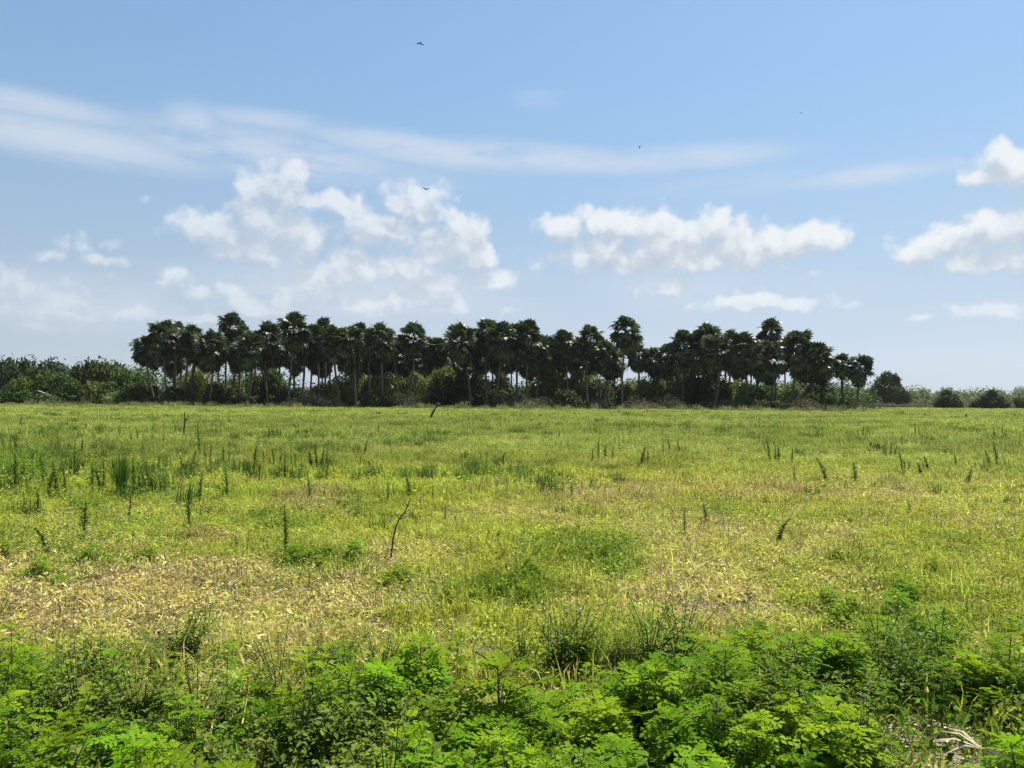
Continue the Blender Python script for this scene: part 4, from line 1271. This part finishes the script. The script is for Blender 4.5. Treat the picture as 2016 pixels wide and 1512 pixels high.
GROUPS = [
 ('weed stalks across the left of the field', 'in the loose rows at the left',
  [(31,863,895),(43,822,846),(64,895,922),(87,902,967),(104,872,896),(116,855,897),(146,877,937),(205,912,974),(196,930,975),(128,930,985),(95,935,985),(356,902,926),(394,832,897),(405,872,920),(413,878,922),(380,890,922),
   (235,836,868),(272,848,872),(258,855,876),(300,838,856),(8,866,896),(20,870,897),(160,870,900),(172,905,925),(50,920,950),(140,905,945),(222,920,960),(290,915,960),(330,900,925)]),
 ('weed stalks in the row left of centre', 'in the row left of centre',
  [(439,881,920),(451,888,920),(500,877,920),(519,889,920),(540,878,920),(561,886,918),(583,893,928),(615,888,925),(624,876,928),(633,884,926),(642,878,928),(609,945,990),(530,896,921),(551,893,920),(573,898,922)]),
 ('weed stalks right of centre', 'in the scattered rows right of centre',
  [(1067,853,868),(1074,858,868),(1100,849,868),(1130,853,864),(1166,880,910),(1178,862,908),(1192,876,906),(1205,880,908),(1263,877,920),(1277,886,918),(1270,892,918),(1305,870,898),(1319,868,896),(1336,870,898),(1211,860,878),(1302,846,860),(910,890,915),(950,905,922)]),
 ('weed stalks across the right of the field', 'in the scattered clumps at the right',
  [(1516,868,912),(1526,876,912),(1533,882,912),(1505,872,900),(1609,848,866),(1618,838,862),(1594,845,864),(1667,846,864),(1673,848,864),(1698,842,864),(1706,840,863),(1690,846,864),(1714,846,866),(1740,876,905),(1746,880,908),(1753,878,906),(1760,882,906),
   (1778,888,938),(1813,912,942),(1826,901,930),(1819,905,930),(1882,896,922),(1802,835,862),(1810,840,868),(1972,838,862),(1956,845,866),(1420,840,862),(1428,846,862),(1440,850,862),(1560,878,915),(1950,895,925),(1942,900,925),(1476,828,840),(1494,826,838),(1552,838,850),(1780,905,930),(1790,908,930)]),
]
ORD = ('first second third fourth fifth sixth seventh eighth ninth tenth eleventh twelfth thirteenth fourteenth fifteenth sixteenth seventeenth eighteenth nineteenth').split()
TENS = {20: ('twentieth', 'twenty'), 30: ('thirtieth', 'thirty')}
def ordinal(n):
    if n < 20: return ORD[n - 1]
    t = n // 10 * 10
    return TENS[t][0] if n == t else TENS[t][1] + '-' + ORD[n - t - 1]
for grp, where, pts in GROUPS:
    for i, (px, t, b_) in enumerate(sorted(pts)):
        put_stalk(px, t, b_, 'slim weed stalk, %s from the left of those %s' % (ordinal(i + 1), where), grp)

# fan-shaped clump of tall grass
def grass_clump(px, ytop, ybase, half_px, label):
    g = ground_at(px, ybase); g[2] = float(ground_z(g[0], g[1])); d = math.hypot(g[0], g[1])
    h = (ybase - ytop) / F * d; w = half_px / F * d
    r = np.random.default_rng(9)
    b = MB()
    for i in range(70):
        a = r.uniform(0, 6.28); q = math.sqrt(r.uniform())
        p = np.array([math.cos(a) * q * w * .35, math.sin(a) * q * w * .35, 0]); t = np.array([math.cos(a) * q * w, math.sin(a) * q * w, h * r.uniform(.6, 1.05)])
        s = np.array([-math.sin(a), math.cos(a), 0]) * .008
        m = p * .6 + t * .4 + np.array([0, 0, h * .1])
        b.add([p - s, p + s, m + s, m - s, t], [(0, 1, 2, 3), (3, 2, 4)], r.uniform())
    o = link('grass_clump', b.mesh('grass_clump', M['stalk_leaf']), loc=tuple(g))
    tag(o, label, 'grass clump')
grass_clump(238, 893, 983, 18, 'fan-shaped clump of tall dark green grass at the left')

# ------------------------------------------------------------------ dead wood in the field
def dead_stick(name, px0, py0, pts_px, r0, label, cat, mat='dead_wood', twigs=()):
    g = ground_at(px0, py0); dist = g[1]
    g[2] = float(ground_z(g[0], g[1])) - .02
    P = [np.zeros(3)] + [at_depth(px, py, dist) - g for (px, py) in pts_px]
    rad = np.linspace(r0, r0 * .45, len(P))
    b = MB(); b.tube(P, rad, 7)
    for (i, dx, dz, L) in twigs:
        q = P[i]; b.tube([q, q + np.array([dx * .6, .02, dz * .5]) * L, q + np.array([dx, .03, dz]) * L], [r0 * .5, r0 * .35, r0 * .15], 5)
    o = link(name, b.mesh(name, M[mat], True), loc=tuple(g))
    return tag(o, label, cat), g, P
dead_stick('dead_twig', 767, 1121, [(768, 1105), (771, 1085), (774, 1060), (780, 1035), (786, 1022), (796, 1010), (803, 996), (806, 984)], .0095,
           'bent black dead twig standing up out of the grass at centre', 'twig', twigs=[(1, -.8, .7, .11), (2, -.7, .6, .05), (3, -.7, .5, .05), (5, .9, .3, .09), (5, -.5, .8, .09), (6, .8, .6, .07), (7, -.6, .7, .06), (0, -1, .35, .08)])
o, g, P = dead_stick('leaning_snag', 844, 829, [(848, 820), (854, 809), (860, 798)], .11, 'dark leaning dead snag with a pale tip near the foot of the grove', 'snag')
b = MB(); b.tube([P[-1], P[-1] + np.array([.12, 0, .10]), P[-1] + np.array([.26, 0, .06])], [.10, .09, .04], 7)
link('broken_tip', b.mesh('broken_tip', M['bark'], True), o)
dead_stick('dead_stalk', 362, 864, [(362, 848), (364, 828), (364, 811)], .035, 'thin dark dead stalk, tallest upright stick at the left of the far field', 'stalk', twigs=[(2, .8, .3, .2), (2, .6, .9, .25)])
dead_stick('dead_stump', 1903, 826, [(1903, 820), (1902, 815)], .12, 'small dark stump in the far field near the right edge', 'stump')

def fallen_frond():
    """grey dry palm leaf lying at the bottom right"""
    g = at_depth(1933, 1467, 3.3); g[2] = float(ground_z(g[0], g[1]))
    root = empty('fallen_frond', tuple(g)); tag(root, 'grey dry palm frond lying in the weeds at the bottom right corner', 'palm frond')
    m = rough_mat('dry_frond_grey', (0.22, 0.18, 0.125), (0.40, 0.335, 0.24), 45.0, stretch=(1, 6, 1))
    r = np.random.default_rng(5)
    hub = np.array([0, 0, .15])
    b = MB()
    for i in range(12):                       # hanging bunch of folded segments towards the camera and right
        a = R(-92 + 4.6 * i + r.normal(0, 4)); L = r.uniform(.15, .32)
        d = np.array([math.cos(a), math.sin(a), 0]); s = np.array([-math.sin(a), math.cos(a), 0]) * .0055
        mid = hub + d * L * .5 + np.array([0, 0, 0.01 + r.normal(0, .035)]); tip = hub + d * L + np.array([0, 0, -.13 + r.normal(0, .02)])
        b.add([hub, mid - s, mid + np.array([0, 0, .012]), mid + s, tip], [(0, 1, 2), (0, 2, 3), (1, 4, 2), (2, 4, 3)], r.uniform())
    link('blade', b.mesh('blade', m), root)
    for (ex, ey, ez) in ((-.19, .03, .07), (-.13, .10, .09), (-.17, -.03, .05), (-.08, .14, .09), (-.22, .02, .08)):
        b = MB(); e = np.array([ex, ey, ez])
        p1 = hub + e * .5 + np.array([0, 0, -.005]); s = np.cross(e, [0, 0, 1.]); s = s / np.linalg.norm(s) * .009
        p2 = hub + e + np.array([0, 0, -.06])
        b.add([hub - s, hub + s, p1 + s, p1 - s, p2], [(0, 1, 2, 3), (3, 2, 4)], .5)
        link('leaf_segment', b.mesh('leaf_segment', m), root)
fallen_frond()

# bare straw patch beside it
def straw_patch():
    r = np.random.default_rng(66)
    V, Fq, n = [], [], 0
    c = ground_at(1800, 1445)
    for i in range(700):
        a = r.uniform(0, 6.28); q = math.sqrt(r.uniform())
        p = c + np.array([math.cos(a) * q * .24, math.sin(a) * q * .15, 0]); p[2] = float(ground_z(p[0], p[1])) + r.uniform(.006, .03)
        az = r.normal(0, .6); L = r.uniform(.015, .06); w = r.uniform(.002, .006)
        d = np.array([math.cos(az), math.sin(az), r.normal(0, .15)]) * L; s = np.array([-math.sin(az), math.cos(az), 0]) * w
        V += [p - d - s, p - d + s, p + d + s, p + d - s]; Fq.append([n, n + 1, n + 2, n + 3]); n += 4
    m = rough_mat('straw', (0.30, 0.24, 0.17), (0.50, 0.43, 0.33), 40.0)
    o = link('straw_litter', raw_mesh('straw_litter', np.array(V), np.array(Fq), None, m))
    tag(o, 'patch of pale straw litter on bare ground at the lower right', 'straw', None, 'stuff')
straw_patch()

# ------------------------------------------------------------------ birds
def bird(px, py, dist, span, wing_up, bank, heading, label):
    """soaring dark bird; body and wings are one remeshed surface. wing_up: dihedral in degrees"""
    bm = bmesh.new()
    def loft(secs, n=8):
        rings = []
        for (c, rx, rz, ax) in secs:
            ring = []
            for j in range(n):
                a = 2 * math.pi * j / n
                v = {'y': (rx * math.cos(a), 0, rz * math.sin(a)), 'x': (0, rx * math.cos(a), rz * math.sin(a))}[ax]
                ring.append(bm.verts.new((c[0] + v[0], c[1] + v[1], c[2] + v[2])))
            rings.append(ring)
        for r0, r1 in zip(rings, rings[1:]):
            for j in range(n): bm.faces.new((r0[j], r0[(j + 1) % n], r1[(j + 1) % n], r1[j]))
        bm.faces.new(rings[0][::-1]); bm.faces.new(rings[-1])
    loft([((0, .34, .01), .015, .015, 'y'), ((0, .30, .015), .04, .04, 'y'), ((0, .22, 0), .045, .045, 'y'), ((0, .1, 0), .09, .09, 'y'), ((0, -.05, 0), .1, .095, 'y'),
          ((0, -.2, 0), .07, .05, 'y'), ((0, -.3, 0), .09, .022, 'y'), ((0, -.42, 0), .13, .018, 'y')])
    for sg in (-1, 1):
        up = math.tan(R(wing_up))
        secs = []
        for (t, ch, dy) in ((.03, .15, 0), (.25, .17, .03), (.5, .17, .04), (.75, .15, 0), (.92, .11, -.05), (1.0, .04, -.09)):
            x = t * span / 2 * math.cos(R(abs(wing_up)) * .8)
            z = x * up * (1.0 if wing_up > 0 else t ** .9)
            secs.append(((sg * x, dy + .03, .03 + z), ch, .022, 'x'))
        loft(secs)
    me = bpy.data.meshes.new('bird'); bm.normal_update(); bm.to_mesh(me); bm.free()
    o = link('bird', me)
    md = o.modifiers.new('one_surface', 'REMESH'); md.mode = 'VOXEL'; md.voxel_size = .022; md.use_smooth_shade = True
    dg = bpy.context.evaluated_depsgraph_get()
    ev = bpy.data.meshes.new_from_object(o.evaluated_get(dg), depsgraph=dg)
    o.modifiers.clear(); o.data = ev; ev.name = 'bird'
    ev.materials.clear(); ev.materials.append(M['bird'])
    o.location = tuple(at_depth(px, py, dist))
    o.rotation_euler = (R(-28), R(bank), R(heading))
    return tag(o, label, 'bird')
bird(827, 85, 165, 1.75, -32, 6, 20, 'dark bird with drooping wings, highest in the sky left of centre')
bird(1259, 290, 165, 1.75, 8, -38, 60, 'dark bird banking steeply above the long thin cloud right of centre')
bird(839, 373, 175, 1.9, 36, 4, 8, 'dark bird with wings raised in a V before the clouds')
bird(1577, 222, 420, 1.7, 12, 6, 30, 'tiny far bird, left and lower one of two high in the right sky')
bird(1613, 215, 470, 1.7, 25, -10, 70, 'tiny far bird, right and higher one of two high in the right sky')

# ------------------------------------------------------------------ thin summer haze
def haze():
    b = MB()
    x, z0, z1 = 3050.0, -1.2, 190.0
    V = [(sx * x, sy * x, z) for z in (z0, z1) for (sx, sy) in ((-1, -1), (1, -1), (1, 1), (-1, 1))]
    b.add(V, [(3, 2, 1, 0), (4, 5, 6, 7), (0, 1, 5, 4), (1, 2, 6, 5), (2, 3, 7, 6), (3, 0, 4, 7)])
    m = bpy.data.materials.new('haze_air'); m.use_nodes = True
    m.node_tree.nodes.clear()
    k = NT(m.node_tree)
    v = k.new('ShaderNodeVolumePrincipled')
    v.inputs['Color'].default_value = (0.86, 0.92, 1.0, 1)
    v.inputs['Density'].default_value = HAZE_DENSITY
    v.inputs['Anisotropy'].default_value = 0.3
    out = k.new('ShaderNodeOutputMaterial'); m.node_tree.links.new(v.outputs[0], out.inputs['Volume'])
    tag(link('haze', b.mesh('haze', m)), 'thin bluish summer haze over the whole field', kind='stuff')
haze()
